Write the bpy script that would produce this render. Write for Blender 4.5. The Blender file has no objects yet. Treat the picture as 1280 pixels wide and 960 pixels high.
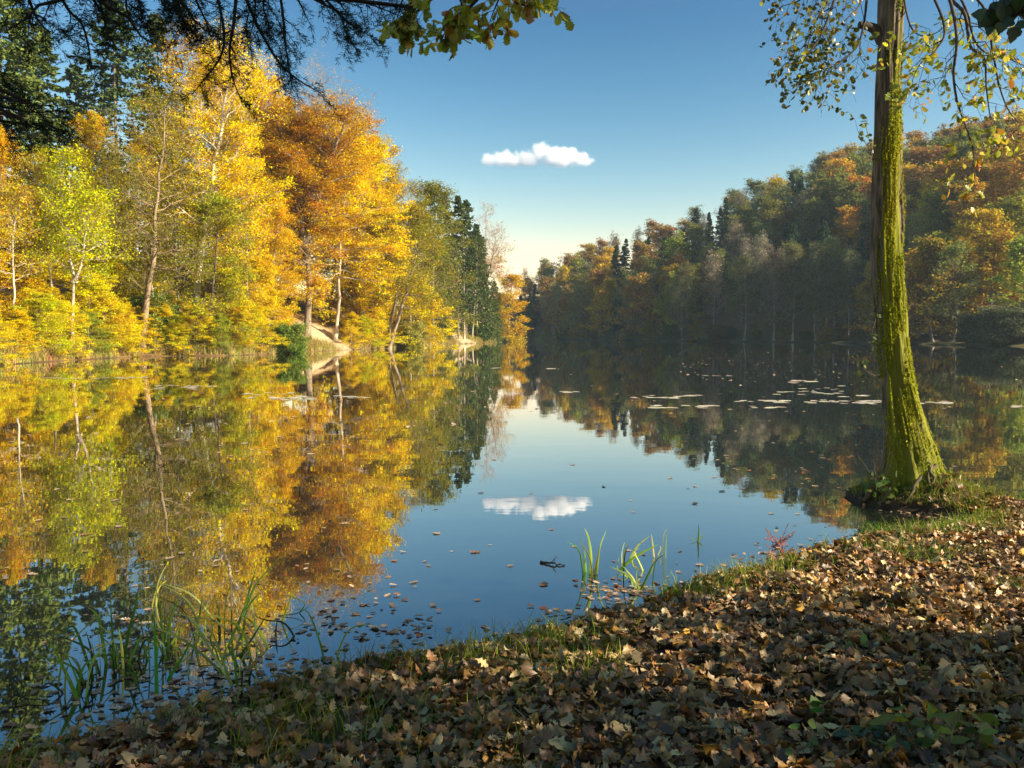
import bpy, math, random
import numpy as np

# ------------------------------------------------------------------ camera, sky, sun, exposure
S = bpy.context.scene
COL = S.collection
R = math.radians
F = 1108.0                      # focal length in photo pixels (1280 wide)
CAM = np.array([0.0, 0.0, 1.70])
PITCH = math.atan(64 / F)

cd = bpy.data.cameras.new('camera')
cam = bpy.data.objects.new('camera', cd)
COL.objects.link(cam)
cd.sensor_width = 36.0
cd.lens = 36.0 * F / 1280.0
cd.clip_start = 0.05
cd.clip_end = 9000.0
cam.location = CAM.tolist()
cam.rotation_euler = (R(90) - PITCH, 0, 0)
S.camera = cam

SUN_AZ = R(107)                 # direction towards the sun, degrees clockwise from the view axis (+Y)
SUN_EL = R(26)
to_sun = np.array([math.sin(SUN_AZ) * math.cos(SUN_EL), math.cos(SUN_AZ) * math.cos(SUN_EL), math.sin(SUN_EL)])
SKY_GAIN = 1.0
world = bpy.data.worlds.new('World')
S.world = world
world.use_nodes = True
wt = world.node_tree
bg = wt.nodes['Background']
sky = wt.nodes.new('ShaderNodeTexSky')
sky.sky_type = 'NISHITA'
sky.sun_disc = False
sky.sun_elevation = SUN_EL
sky.sun_rotation = SUN_AZ
sky.air_density = 1.0
sky.dust_density = 0.9
sky.ozone_density = 3.0
def wnode(op, **k):
    n = wt.nodes.new('ShaderNodeVectorMath'); n.operation = op
    for i, v in k.items(): n.inputs[int(i[1:])].default_value = v
    return n
# the photograph's sky has more contrast between zenith and horizon than the plain model: a gamma and a warm balance on it
k1 = wnode('SCALE'); k1.inputs['Scale'].default_value = .1
sp = wt.nodes.new('ShaderNodeSeparateXYZ'); cb_ = wt.nodes.new('ShaderNodeCombineXYZ')
wt.links.new(sky.outputs[0], k1.inputs[0]); wt.links.new(k1.outputs[0], sp.inputs[0])
for i, (g, a) in enumerate(((3.1, 185.0), (2.2, 27.5), (1.8, 11.0))):
    p_ = wt.nodes.new('ShaderNodeMath'); p_.operation = 'POWER'; p_.inputs[1].default_value = g
    m_ = wt.nodes.new('ShaderNodeMath'); m_.operation = 'MULTIPLY'; m_.inputs[1].default_value = a * SKY_GAIN
    wt.links.new(sp.outputs[i], p_.inputs[0]); wt.links.new(p_.outputs[0], m_.inputs[0]); wt.links.new(m_.outputs[0], cb_.inputs[i])
k3 = wnode('MINIMUM', i1=(5.5, 5.2, 4.6))
k4 = wnode('MAXIMUM', i1=(.28, .80, 1.40))
wt.links.new(cb_.outputs[0], k4.inputs[0]); wt.links.new(k4.outputs[0], k3.inputs[0]); wt.links.new(k3.outputs[0], bg.inputs[0])
bg.inputs[1].default_value = 0.10

sl = bpy.data.lights.new('sun', 'SUN')
sl.energy = 5.0
sl.angle = R(0.5)
sl.color = (1.0, 0.89, 0.70)
so = bpy.data.objects.new('sun', sl)
COL.objects.link(so)
so.location = (60, -10, 60)
from mathutils import Vector
so.rotation_euler = Vector(to_sun.tolist()).to_track_quat('Z', 'Y').to_euler()

S.view_settings.view_transform = 'Standard'
S.view_settings.look = 'None'
S.view_settings.gamma = 1.0
S.view_settings.use_curve_mapping = False
S.view_settings.exposure = 1.5
S.cycles.max_bounces = 7
S.cycles.diffuse_bounces = 3
S.cycles.glossy_bounces = 3
S.cycles.transmission_bounces = 4
S.cycles.transparent_max_bounces = 6
S.cycles.volume_bounces = 7
S.cycles.sample_clamp_indirect = 6.0
S.cycles.use_denoising = True

# ------------------------------------------------------------------ helpers
CP, SP = math.cos(PITCH), math.sin(PITCH)

def ray(px, py):
    a, b = (px - 640) / F, (480 - py) / F
    return np.array([a, CP + b * SP, -SP + b * CP])

def at(px, py, Y):
    d = ray(px, py)
    return CAM + d * (Y / d[1])

def onz(px, py, z=0.0):
    d = ray(px, py)
    return CAM + d * ((z - CAM[2]) / d[2])

def project(p):
    x, y, z = p[0], p[1], p[2] - CAM[2]
    dep = y * CP - z * SP
    up = y * SP + z * CP
    return 640 + F * x / dep, 480 - F * up / dep

def sstep(a, b, x):
    t = np.clip((x - a) / (b - a), 0, 1)
    return t * t * (3 - 2 * t)

_nr = np.random.default_rng(5)
_NK = _nr.normal(size=(40, 3)); _NK /= np.linalg.norm(_NK, axis=1)[:, None]
_NP = _nr.random(40) * 6.283

def wavy(P, scale, o=0, n=8):
    """smooth pseudo noise, about -1..1"""
    P = np.asarray(P, float)
    r = 0
    for i in range(n):
        j = (o * 7 + i) % 40
        k = _NK[j][:P.shape[-1]] * (scale * (0.6 + 0.25 * i))
        r = r + np.sin(P @ k + _NP[j])
    return r / (n ** .5 * 1.2)

def norm(v):
    return v / np.maximum(np.linalg.norm(v, axis=-1, keepdims=True), 1e-9)

class MB:
    """collects vertex / face arrays with a per-vertex value and colour"""
    def __init__(s):
        s.V, s.Q, s.T, s.A, s.C, s.n = [], [], [], [], [], 0
    def add(s, V, Q=None, T=None, rnd=None, col=None):
        V = np.asarray(V, float).reshape(-1, 3)
        s.V.append(V)
        if Q is not None and len(Q): s.Q.append(np.asarray(Q) + s.n)
        if T is not None and len(T): s.T.append(np.asarray(T) + s.n)
        s.A.append(np.full(len(V), 0.5) if rnd is None else np.broadcast_to(rnd, len(V)).astype(float))
        s.C.append(np.ones((len(V), 3)) if col is None else np.broadcast_to(col, (len(V), 3)).astype(float))
        s.n += len(V)
    def mesh(s, name, smooth=False, shift=None):
        V = np.concatenate(s.V) if s.V else np.zeros((0, 3))
        if shift is not None: V = V - np.asarray(shift)
        q = np.concatenate(s.Q) if s.Q else np.zeros((0, 4), int)
        t = np.concatenate(s.T) if s.T else np.zeros((0, 3), int)
        me = bpy.data.meshes.new(name)
        if not s.V: return me
        me.vertices.add(len(V)); me.vertices.foreach_set('co', V.astype(np.float32).ravel())
        lv = np.concatenate([q.ravel(), t.ravel()]).astype(np.int32)
        me.loops.add(len(lv)); me.loops.foreach_set('vertex_index', lv)
        nq, nt = len(q), len(t)
        me.polygons.add(nq + nt)
        st = np.concatenate([np.arange(nq) * 4, nq * 4 + np.arange(nt) * 3]).astype(np.int32)
        me.polygons.foreach_set('loop_start', st)
        me.polygons.foreach_set('use_smooth', np.full(nq + nt, smooth, dtype=bool))
        a = me.attributes.new('rnd', 'FLOAT', 'POINT'); a.data.foreach_set('value', np.concatenate(s.A).astype(np.float32))
        c = me.attributes.new('tint', 'FLOAT_COLOR', 'POINT')
        cc = np.concatenate(s.C); cc = np.concatenate([cc, np.ones((len(cc), 1))], 1)
        c.data.foreach_set('color', cc.astype(np.float32).ravel())
        me.update(calc_edges=True)
        me.validate()
        return me

def link(name, me, m, parent=None, color=None, loc=None):
    o = bpy.data.objects.new(name, me)
    COL.objects.link(o)
    if me is not None and m is not None and not me.materials: me.materials.append(m)
    if parent is not None: o.parent = parent
    if color is not None: o.color = (*color, 1)
    if loc is not None: o.location = [float(v) for v in loc]
    return o

LABELS = set()
def tag(o, label, cat, group=None):
    o['label'] = label; o['category'] = cat
    if group: o['group'] = group
    return o

def thing(name, label, cat, loc=(0, 0, 0), group=None):
    o = bpy.data.objects.new(name, None)
    COL.objects.link(o)
    o.location = [float(v) for v in loc]
    o.empty_display_size = .2
    return tag(o, label, cat, group)

def tubes(P, Rr, n):
    """P (T,m,3), Rr (T,m) -> verts, quads of T tapered tubes"""
    T, m, _ = P.shape
    d = np.gradient(P, axis=1)
    d = norm(d)
    ref = np.where(np.abs(d[..., 2:3]) > .8, np.array([1., 0, 0]), np.array([0, 0, 1.]))
    ref = np.broadcast_to(ref[:, :1], d.shape)
    a = norm(np.cross(d, ref)); b = np.cross(d, a)
    th = np.arange(n) * 2 * math.pi / n
    V = P[:, :, None] + Rr[:, :, None, None] * (a[:, :, None] * np.cos(th)[None, None, :, None] + b[:, :, None] * np.sin(th)[None, None, :, None])
    idx = np.arange(T * m * n).reshape(T, m, n)
    nx = np.roll(idx, -1, axis=2)
    Q = np.stack([idx[:, :-1], nx[:, :-1], nx[:, 1:], idx[:, 1:]], -1).reshape(-1, 4)
    return V.reshape(-1, 3), Q

def spline(pts, m):
    pts = np.asarray(pts, float)
    n = len(pts)
    t = np.linspace(0, n - 1, m)
    i = np.clip(t.astype(int), 0, n - 2); f = (t - i)[:, None]
    p0 = pts[np.clip(i - 1, 0, n - 1)]; p1 = pts[i]; p2 = pts[i + 1]; p3 = pts[np.clip(i + 2, 0, n - 1)]
    return .5 * (2 * p1 + (p2 - p0) * f + (2 * p0 - 5 * p1 + 4 * p2 - p3) * f ** 2 + (3 * p1 - p0 - 3 * p2 + p3) * f ** 3)

def sample(P, s):
    """P (T,M,3), s (T,k) in 0..1 -> positions, tangents, indices"""
    T, M, _ = P.shape
    f = np.clip(s, 0, .9999) * (M - 1)
    i = f.astype(int); a = (f - i)[..., None]
    t = np.arange(T)[:, None]
    p0, p1 = P[t, i], P[t, i + 1]
    return p0 * (1 - a) + p1 * a, norm(p1 - p0), i

def grow(rng, P, Rr, k, s0, ang, L, flat, up, m, rs=.55, wob=.06, rmin=.003):
    T = len(P)
    s = s0 + (1 - s0) * (np.arange(k)[None] + rng.random((T, k))) / k
    base, tan, i = sample(P, s)
    rv = rng.normal(size=(T, k, 3)); rv[..., 2] *= flat
    perp = norm(rv - (rv * tan).sum(-1, keepdims=True) * tan)
    an = ang * rng.uniform(.75, 1.25, (T, k, 1))
    d = norm(np.cos(an) * tan + np.sin(an) * perp)
    plen = np.linalg.norm(np.diff(P, axis=1), axis=-1).sum(1)[:, None]
    Lk = L(plen, s) * rng.uniform(.6, 1.25, (T, k))
    tau = np.linspace(0, 1, m)[None, None, :, None]
    C = base[:, :, None] + d[:, :, None] * Lk[..., None, None] * tau
    C = C + np.array([0, 0, 1.]) * (up * Lk[..., None, None] * tau ** 2)
    C = C + rng.normal(size=C.shape) * (wob * Lk[..., None, None]) * np.minimum(tau * 3, 1)
    rb = np.maximum(Rr[np.arange(T)[:, None], i] * rs, rmin)
    R2 = rb[..., None] * (1 - .8 * np.linspace(0, 1, m)[None, None])
    return C.reshape(T * k, m, 3), np.maximum(R2.reshape(T * k, m), rmin * .6)

def rhombs(P, U, N, L, W):
    Vv = np.cross(N, U)
    L = L[:, None]; W = W[:, None]
    V = np.stack([P - U * L * .5, P + Vv * W * .5 + N * W * .12, P + U * L * .5, P - Vv * W * .5 + N * W * .12], 1)
    Q = np.arange(len(P) * 4).reshape(-1, 4)
    return V.reshape(-1, 3), Q

def leafcloud(rng, mb, P, n, size, spread, flat, tilt, keep=None, ratio=.62, s0=.15):
    T = len(P)
    pos, tan, _ = sample(P, rng.uniform(s0, 1, (T, n)))
    off = rng.normal(size=(T, n, 3)) * spread; off[..., 2] *= flat
    pos = (pos + off).reshape(-1, 3)
    if keep is not None:
        k = keep(pos, rng); pos = pos[k]
    m = len(pos)
    N = rng.normal(size=(m, 3)) * tilt; N[:, 2] += 1; N = norm(N)
    U = rng.normal(size=(m, 3)); U = norm(U - (U * N).sum(1, keepdims=True) * N)
    s = size * rng.uniform(.6, 1.35, m)
    V, Q = rhombs(pos, U, N, s, s * ratio)
    mb.add(V, Q, rnd=np.repeat(rng.random(m), 4))

PROF = {
    'round': lambda t: np.sqrt(np.clip(1 - ((t - .42) / .62) ** 2, .02, 1)),
    'egg': lambda t: np.sqrt(np.clip(1 - ((t - .3) / .74) ** 2, .02, 1)),
    'low': lambda t: np.clip(1.05 - .75 * t, .1, 1),
    'vase': lambda t: np.clip(.5 + .9 * t - .75 * t * t, .1, 1),
}

def broadleaf(seed, H=14, paths=None, r0=.16, cb=.25, W=8, nb=26, ns=7, nt=5, lpt=24, lsize=.15, spread=.28, flat=.4,
              tilt=.55, elev=(8, 62), prof='round', keep=None, lsec=.45, ltw=1.0, twig_r=.006, sides=7, wob=.02):
    """a deciduous tree: returns (wood mesh, crown mesh)"""
    rng = np.random.default_rng(seed)
    wood, crown = MB(), MB()
    if paths is None: paths = [[(0, 0, 0), (rng.normal() * wob * H, rng.normal() * wob * H, .35 * H), (rng.normal() * wob * H, rng.normal() * wob * H, .7 * H), (rng.normal() * wob * H * 1.5, rng.normal() * wob * H, H)]]
    for pth in paths:
        M = 20
        P0 = spline([np.array(p, float) for p in pth], M)[None]
        hh = P0[0, -1, 2]
        P0[0, 1:-1, :2] += rng.normal(size=(M - 2, 2)) * .0025 * hh
        tt = np.linspace(0, 1, M)
        R0 = (r0 * (1 - .9 * tt) * (1 + .9 * np.exp(-tt * 22)))[None]
        V, Q = tubes(P0, R0, sides + 2); wood.add(V, Q, rnd=.5)
        t = (np.arange(nb) + rng.random(nb)) / nb
        base, tan, i = sample(P0, (cb + (.97 - cb) * t)[None])
        base = base[0]
        az = np.arange(nb) * 2.39996 + rng.normal(size=nb) * .5
        el = np.radians(elev[0] + (elev[1] - elev[0]) * t + rng.normal(size=nb) * 8)
        L = W / 2 * PROF[prof](t) * rng.uniform(.7, 1.18, nb)
        d = np.stack([np.cos(az) * np.cos(el), np.sin(az) * np.cos(el), np.sin(el)], 1)
        m = 7
        tau = np.linspace(0, 1, m)[None, :, None]
        P1 = base[:, None] + d[:, None] * L[:, None, None] * tau + np.array([0, 0, 1.]) * (rng.uniform(-.12, .22, nb) * L)[:, None, None] * tau ** 2
        P1 = P1 + rng.normal(size=P1.shape) * (.035 * L)[:, None, None] * np.minimum(tau * 2, 1)
        R1 = np.maximum(R0[0, i[0]] * .42, .012)[:, None] * (1 - .8 * np.linspace(0, 1, m))[None]
        V, Q = tubes(P1, R1, 5); wood.add(V, Q, rnd=.5)
        P2, R2 = grow(rng, P1, R1, ns, .18, R(48), lambda pl, s: pl * lsec * (1.05 - .5 * s), flat, .05, 5, .6)
        V, Q = tubes(P2, R2, 4); wood.add(V, Q, rnd=.5)
        P3, R3 = grow(rng, P2, R2, nt, .15, R(45), lambda pl, s: np.maximum(pl * .55 * (1.1 - .5 * s), .35) * ltw, flat, 0, 3, .6, rmin=twig_r)
        V, Q = tubes(P3, R3, 3); wood.add(V, Q, rnd=.5)
        if lpt: leafcloud(rng, crown, P3, lpt, lsize, spread, flat, tilt, keep)
    return wood.mesh('tree_wood', True), crown.mesh('tree_crown')

def conifer(seed, H=26, W=7, cb=.08, whorl=.55, nbr=6, r0=.22, droop=-.28, card=(.42, .11), ns=12, nc=4, ragged=.25, top=.9):
    rng = np.random.default_rng(seed)
    wood, crown = MB(), MB()
    P0 = spline([(0, 0, 0), (rng.normal() * .1, rng.normal() * .1, H * .5), (0, 0, H)], 14)[None]
    R0 = (r0 * (1 - .94 * np.linspace(0, 1, 14)))[None]
    V, Q = tubes(P0, R0, 8); wood.add(V, Q)
    nw = int(H * (1 - cb) / whorl)
    t = np.repeat((np.arange(nw) + .5) / nw, nbr); n = len(t)
    t = np.clip(t + rng.normal(size=n) * .35 / nw, 0, .995)
    base, _, i = sample(P0, (cb + (1 - cb) * t)[None]); base = base[0]
    az = rng.random(n) * 6.283
    L = W / 2 * np.clip((1 - t) ** top, .05, 1) * np.clip(1 - .5 * np.exp(-t * 14), .4, 1) * rng.uniform(1 - ragged * 1.6, 1 + ragged, n) + .25
    el = np.radians(-14 + 48 * t ** 2 + rng.normal(size=n) * 7)
    d = np.stack([np.cos(az) * np.cos(el), np.sin(az) * np.cos(el), np.sin(el)], 1)
    m = 6; tau = np.linspace(0, 1, m)[None, :, None]
    P1 = base[:, None] + d[:, None] * L[:, None, None] * tau + np.array([0, 0, 1.]) * (droop * L)[:, None, None] * (tau ** 2 - .75 * tau ** 4)
    R1 = np.maximum(R0[0, i[0]] * .22, .01)[:, None] * (1 - .8 * np.linspace(0, 1, m))[None]
    V, Q = tubes(P1, R1, 4); wood.add(V, Q)
    P2, R2 = grow(rng, P1, R1, ns, .12, R(58), lambda pl, s: pl * .42 * (1.1 - .85 * s) + .18, .18, -.18, 3, .5)
    P2 = np.concatenate([P2, P1[:, ::2][:, :3]])
    pos, tan, _ = sample(P2, rng.uniform(.05, 1, (len(P2), nc)))
    pos = pos.reshape(-1, 3) + rng.normal(size=(len(P2) * nc, 3)) * .05; tan = tan.reshape(-1, 3)
    k = len(pos)
    U = norm(tan + rng.normal(size=(k, 3)) * .42)
    N = rng.normal(size=(k, 3)) * .7; N[:, 2] += .7; N = norm(N - (N * U).sum(1, keepdims=True) * U)
    s = rng.uniform(.65, 1.3, k)
    V, Q = rhombs(pos, U, N, card[0] * s, card[1] * s * 2)
    crown.add(V, Q, rnd=np.repeat(rng.random(k), 4))
    return wood.mesh('conifer_wood', True), crown.mesh('conifer_crown')

# ------------------------------------------------------------------ materials
def mat(name):
    m = bpy.data.materials.new(name); m.use_nodes = True
    nt = m.node_tree
    for n in list(nt.nodes): nt.nodes.remove(n)
    out = nt.nodes.new('ShaderNodeOutputMaterial')
    def N(t, **k):
        n = nt.nodes.new('ShaderNode' + t)
        for a, v in k.items():
            if a.startswith('i_'):
                key = a[2:]
                key = int(key) if key.isdigit() else key.replace('_', ' ')
                n.inputs[key].default_value = v
            else: setattr(n, a, v)
        return n
    return m, N, nt.links.new, out

def leaf_mat(name, src='obj', trans=.38, hue=.05, val=.55, clump=.5, clump_hue=.035, rough=.55, gloss=.0):
    """leaf surface: colour of the plant (object colour or per-leaf tint), varied leaf by leaf, part of the light passing through"""
    m, N, ln, out = mat(name)
    rnd = N('Attribute', attribute_name='rnd')
    if src == 'obj':
        oi = N('ObjectInfo'); c = oi.outputs['Color']
    else:
        c = N('Attribute', attribute_name='tint').outputs['Color']
    tc = N('TexCoord')
    nz = N('TexNoise', i_Scale=clump, i_Detail=2.0)
    ln(tc.outputs['Object'], nz.inputs['Vector'])
    h1 = N('MapRange', i_3=.5 - hue, i_4=.5 + hue); ln(rnd.outputs['Fac'], h1.inputs[0])
    h2 = N('MapRange', i_1=.3, i_2=.7, i_3=-clump_hue, i_4=clump_hue); ln(nz.outputs[0], h2.inputs[0])
    ha = N('Math', operation='ADD'); ln(h1.outputs[0], ha.inputs[0]); ln(h2.outputs[0], ha.inputs[1])
    mu = N('Math', operation='MULTIPLY', i_1=7.13); ln(rnd.outputs['Fac'], mu.inputs[0])
    fr = N('Math', operation='FRACT'); ln(mu.outputs[0], fr.inputs[0])
    v1 = N('MapRange', i_3=1 - val, i_4=1 + val); ln(fr.outputs[0], v1.inputs[0])
    hs = N('HueSaturation'); ln(ha.outputs[0], hs.inputs['Hue']); ln(v1.outputs[0], hs.inputs['Value']); ln(c, hs.inputs['Color'])
    d = N('BsdfDiffuse'); ln(hs.outputs[0], d.inputs[0])
    t = N('BsdfTranslucent'); ln(hs.outputs[0], t.inputs[0])
    mx = N('MixShader', i_0=trans); ln(d.outputs[0], mx.inputs[1]); ln(t.outputs[0], mx.inputs[2])
    res = mx.outputs[0]
    if gloss > 0:
        g = N('BsdfGlossy', i_Roughness=rough); g.inputs[0].default_value = (1, 1, 1, 1)
        m2 = N('MixShader', i_0=gloss * .09); ln(res, m2.inputs[1]); ln(g.outputs[0], m2.inputs[2])
        res = m2.outputs[0]
    ln(res, out.inputs[0])
    return m

def bark_mat(name, scale=3.0, dark=.45, bump=.5, stretch=.25, moss=0.0):
    m, N, ln, out = mat(name)
    oi = N('ObjectInfo')
    tc = N('TexCoord'); mp = N('Mapping'); mp.inputs['Scale'].default_value = (1, 1, stretch)
    ln(tc.outputs['Object'], mp.inputs[0])
    nz = N('TexNoise', i_Scale=scale, i_Detail=6.0, i_Roughness=.65); ln(mp.outputs[0], nz.inputs['Vector'])
    vr = N('MapRange', i_1=.32, i_2=.68, i_3=dark, i_4=1.35); ln(nz.outputs[0], vr.inputs[0])
    hs = N('HueSaturation'); ln(vr.outputs[0], hs.inputs['Value']); ln(oi.outputs['Color'], hs.inputs['Color'])
    col = hs.outputs[0]
    if moss > 0:
        n2 = N('TexNoise', i_Scale=2.3, i_Detail=5.0); ln(tc.outputs['Object'], n2.inputs['Vector'])
        sx = N('SeparateXYZ'); ln(tc.outputs['Object'], sx.inputs[0])
        ma = N('Attribute', attribute_name='tint'); zr = N('MapRange', i_1=0.0, i_2=1.0, i_3=-.22, i_4=.22); ln(ma.outputs['Fac'], zr.inputs[0])
        ad = N('Math', operation='ADD'); ln(n2.outputs[0], ad.inputs[0]); ln(zr.outputs[0], ad.inputs[1])
        mr = N('MapRange', i_1=.44, i_2=.56); ln(ad.outputs[0], mr.inputs[0])
        mx = N('Mix', data_type='RGBA'); ln(mr.outputs[0], mx.inputs[0]); ln(col, mx.inputs[6]); mx.inputs[7].default_value = (.17, .17, .02, 1)
        col = mx.outputs[2]
    b = N('Bump', i_Strength=bump, i_Distance=.03); ln(nz.outputs[0], b.inputs['Height'])
    p = N('BsdfPrincipled', i_Roughness=.9); ln(col, p.inputs['Base Color']); ln(b.outputs[0], p.inputs['Normal'])
    p.inputs['Specular IOR Level'].default_value = .15
    ln(p.outputs[0], out.inputs[0])
    return m

M_leaf = leaf_mat('broad_leaves', hue=.04, val=.5, clump_hue=.025)
M_needle = leaf_mat('conifer_needles', trans=.15, hue=.025, val=.5, clump=.9, clump_hue=.015)
M_grass = leaf_mat('grass_blades', src='tint', trans=.35, hue=.03, val=.4)
M_moss = leaf_mat('moss_tufts', src='tint', trans=.25, hue=.015, val=.22)
M_leaftint = leaf_mat('tinted_leaves', src='tint', trans=.42, hue=.02, val=.25, gloss=.35, rough=.4)
M_litter = leaf_mat('dry_leaves', src='tint', trans=.12, hue=.012, val=.3, clump=3, clump_hue=.006, gloss=.5, rough=.5)
M_bark = bark_mat('bark')
M_oakbark = bark_mat('oak_bark', scale=24, dark=.12, bump=1.0, stretch=.14, moss=1)

# ------------------------------------------------------------------ lake outline and land height
LAKE = np.array([
    # near bank, left to right (photo shoreline carried to the water plane)
    (-34, -32), (-20, -15), (-12, -4.5), (-7, .4), (-4.2, 2.1), (-2.9, 2.9), (-1.95, 3.5), (-1.32, 4.06), (-.77, 4.47), (-.17, 4.72), (.27, 5.03),
    (.55, 5.3), (.78, 5.38), (1.0, 5.72), (1.22, 5.9), (1.5, 6.2), (1.82, 6.3), (2.2, 6.75), (2.59, 6.95), (2.85, 7.3), (3.15, 7.42), (3.7, 7.62), (4.25, 8.0), (4.05, 8.18),
    (3.75, 8.35), (3.5, 8.6), (3.42, 9.0), (3.6, 9.4), (4.0, 9.55), (4.45, 9.3), (4.75, 8.95), (5.05, 8.7), (5.6, 8.6), (6.5, 9.0), (8, 9.9),
    (14, 11), (25, 14), (45, 18), (72, 24), (84, 45), (76, 85), (64, 111), (61, 125), (55, 143), (51, 157), (40, 172), (27, 190), (18, 210), (11, 225), (6, 262), (-2, 275),
    # far end and the left shore back towards the camera
    (-12, 262), (-18, 235), (-13, 200), (-6, 178), (-1.9, 166), (-3.6, 152), (-8.4, 132), (-10.2, 115), (-13.6, 97), (-17, 86), (-19.2, 72),
    (-20.8, 66), (-26.5, 64), (-27.4, 55), (-26.8, 46), (-29, 36), (-31, 20), (-33, 0), (-38, -28)], float)

def lake_sd(P):
    """signed distance to the lake outline, positive on land"""
    P = np.asarray(P, float); n = len(LAKE)
    best = np.full(len(P), 1e9); inside = np.zeros(len(P), bool)
    for i in range(n):
        a, b = LAKE[i], LAKE[(i + 1) % n]
        ab = b - a; ap = P - a
        t = np.clip((ap @ ab) / (ab @ ab), 0, 1)
        best = np.minimum(best, ((ap - t[:, None] * ab) ** 2).sum(1))
        c = (a[1] > P[:, 1]) != (b[1] > P[:, 1])
        inside ^= c & (P[:, 0] < (b[0] - a[0]) * (P[:, 1] - a[1]) / (b[1] - a[1] + 1e-12) + a[0])
    d = np.sqrt(best)
    return np.where(inside, -d, d)

def sides(P):
    x, y = P[:, 0], P[:, 1]
    c = np.interp(y, [-50, 0, 40, 100, 170, 250, 350, 400, 700], [-36, -15, 20, 25, 25, -3, -8, -8, -8])
    wr = (x > c) * np.maximum(sstep(14, 34, y), sstep(60, 90, x))
    wl = (x <= c) * sstep(14, 34, y)
    return wl, wr

def height(P, sd=None):
    P = np.asarray(P, float)
    if sd is None: sd = lake_sd(P)
    x, y = P[:, 0], P[:, 1]
    wl, wr = sides(P)
    s = np.maximum(sd, 0)
    near = .045 * (1 - np.exp(-s / .22)) + .036 * s
    near = np.minimum(near, .75 + .1 * np.sin(x * .2) * np.cos(y * .17))
    near = near + (.018 * wavy(P, 5, 1) + .008 * wavy(P, 14, 2)) * sstep(0, .4, s)
    near = near + .13 * np.exp(-((x - 3.95) ** 2 + (y - 8.85) ** 2) / .22) + .17 * np.exp(-((x - 4.25) ** 2 / .12 + (y - 8.55) ** 2 / .10))
    hl = np.interp(y, [0, 60, 110, 140, 175, 215, 300, 500], [22, 26, 20, 8, 1.8, 1.2, 4, 6])
    left = .9 * (1 - np.exp(-s / 1.1)) * np.clip(hl / 4, .4, 1) + hl * (1 - np.exp(-np.maximum(s - 2, 0) * .45 / np.maximum(hl, 1))) + .25 * wavy(P, .35, 3) * sstep(0, 4, s)
    hr = np.interp(y, [0, 150, 225, 255, 285, 310, 345, 500], [44, 44, 47, 47, 30, 9, 2, 2])
    right = .5 * (1 - np.exp(-s / 2)) + (hr + 2.5) * np.tanh(np.maximum(s - 3, 0) * .55 / hr) + .5 * wavy(P, .12, 4) * sstep(2, 12, s)
    land = near * (1 - wl - wr) + left * wl + right * wr
    water = -np.minimum(.06 + .22 * np.maximum(-sd, 0), 2.2) * sstep(0, .15, -sd)
    return np.where(sd > 0, land, water)

def ground_z(x, y):
    return float(height(np.array([[x, y]]))[0])

# ------------------------------------------------------------------ ground sheet
def build_ground():
    b = 6.15
    u = np.linspace(-1, 1, 540); X = 2.2 + 3 * np.sinh(b * u) * 3200 / (3 * math.sinh(b)) * .28
    u0 = -math.asinh(80 / 3) / b; u1 = 1
    v = np.linspace(u0, u1, 460); Y = 5 + 3 * np.sinh(b * v) * .32 / .25
    gx, gy = np.meshgrid(X, Y)
    P = np.stack([gx.ravel(), gy.ravel()], 1)
    sd = lake_sd(P); z = height(P, sd)
    wl, wr = sides(P)
    litter = np.array([.085, .052, .030]); red = np.array([.15, .10, .05]); bank = np.array([.20, .12, .045])
    sand = np.array([.40, .29, .16]); mud = np.array([.03, .024, .016]); grass = np.array([.07, .085, .02])
    c = np.broadcast_to(litter, (len(P), 3)).copy()
    g = sstep(.1, .7, wavy(P, 2.2, 5))[:, None] * .5 * (1 - wl - wr)[:, None]
    c = c * (1 - g) + grass * g
    c = c * (1 - wl[:, None]) + bank * wl[:, None]
    c = c * (1 - wr[:, None]) + red * wr[:, None]
    gr = (wr * sstep(8, 1, sd) * .5)[:, None]; c = c * (1 - gr) + grass * gr
    sm = np.zeros(len(P))
    for (px, d, rx, ry) in ((412, 89, 3.6, 4.6), (578, 139, 4.6, 6.5)):
        cx = (px - 640) / F * d
        q = ((P[:, 0] - cx) / rx) ** 2 + ((P[:, 1] - d) / ry) ** 2
        sm = np.maximum(sm, sstep(1.25, .6, q + .3 * wavy(P, 1.3, 6)))
    sm = sm[:, None] * (sd > .1)[:, None]
    c = c * (1 - sm) + sand * sm
    w = sstep(.12, -.05, sd)[:, None]; c = c * (1 - w) + mud * w
    ny, nx = gx.shape
    idx = np.arange(ny * nx).reshape(ny, nx)
    Q = np.stack([idx[:-1, :-1], idx[:-1, 1:], idx[1:, 1:], idx[1:, :-1]], -1).reshape(-1, 4)
    mb = MB(); mb.add(np.column_stack([P, z]), Q, col=c)
    m, N, ln, out = mat('earth_and_litter')
    at_ = N('Attribute', attribute_name='tint'); tc = N('TexCoord')
    nz = N('TexNoise', i_Scale=6.0, i_Detail=8.0, i_Roughness=.7); ln(tc.outputs['Object'], nz.inputs['Vector'])
    vr = N('MapRange', i_1=.3, i_2=.7, i_3=.5, i_4=1.5); ln(nz.outputs[0], vr.inputs[0])
    hs = N('HueSaturation'); ln(vr.outputs[0], hs.inputs['Value']); ln(at_.outputs['Color'], hs.inputs['Color'])
    bp = N('Bump', i_Strength=.6, i_Distance=.05); ln(nz.outputs[0], bp.inputs['Height'])
    p = N('BsdfPrincipled', i_Roughness=.95); p.inputs['Specular IOR Level'].default_value = .1
    ln(hs.outputs[0], p.inputs['Base Color']); ln(bp.outputs[0], p.inputs['Normal']); ln(p.outputs[0], out.inputs[0])
    o = link('ground', mb.mesh('ground', True), m); o['kind'] = 'structure'
build_ground()

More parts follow.
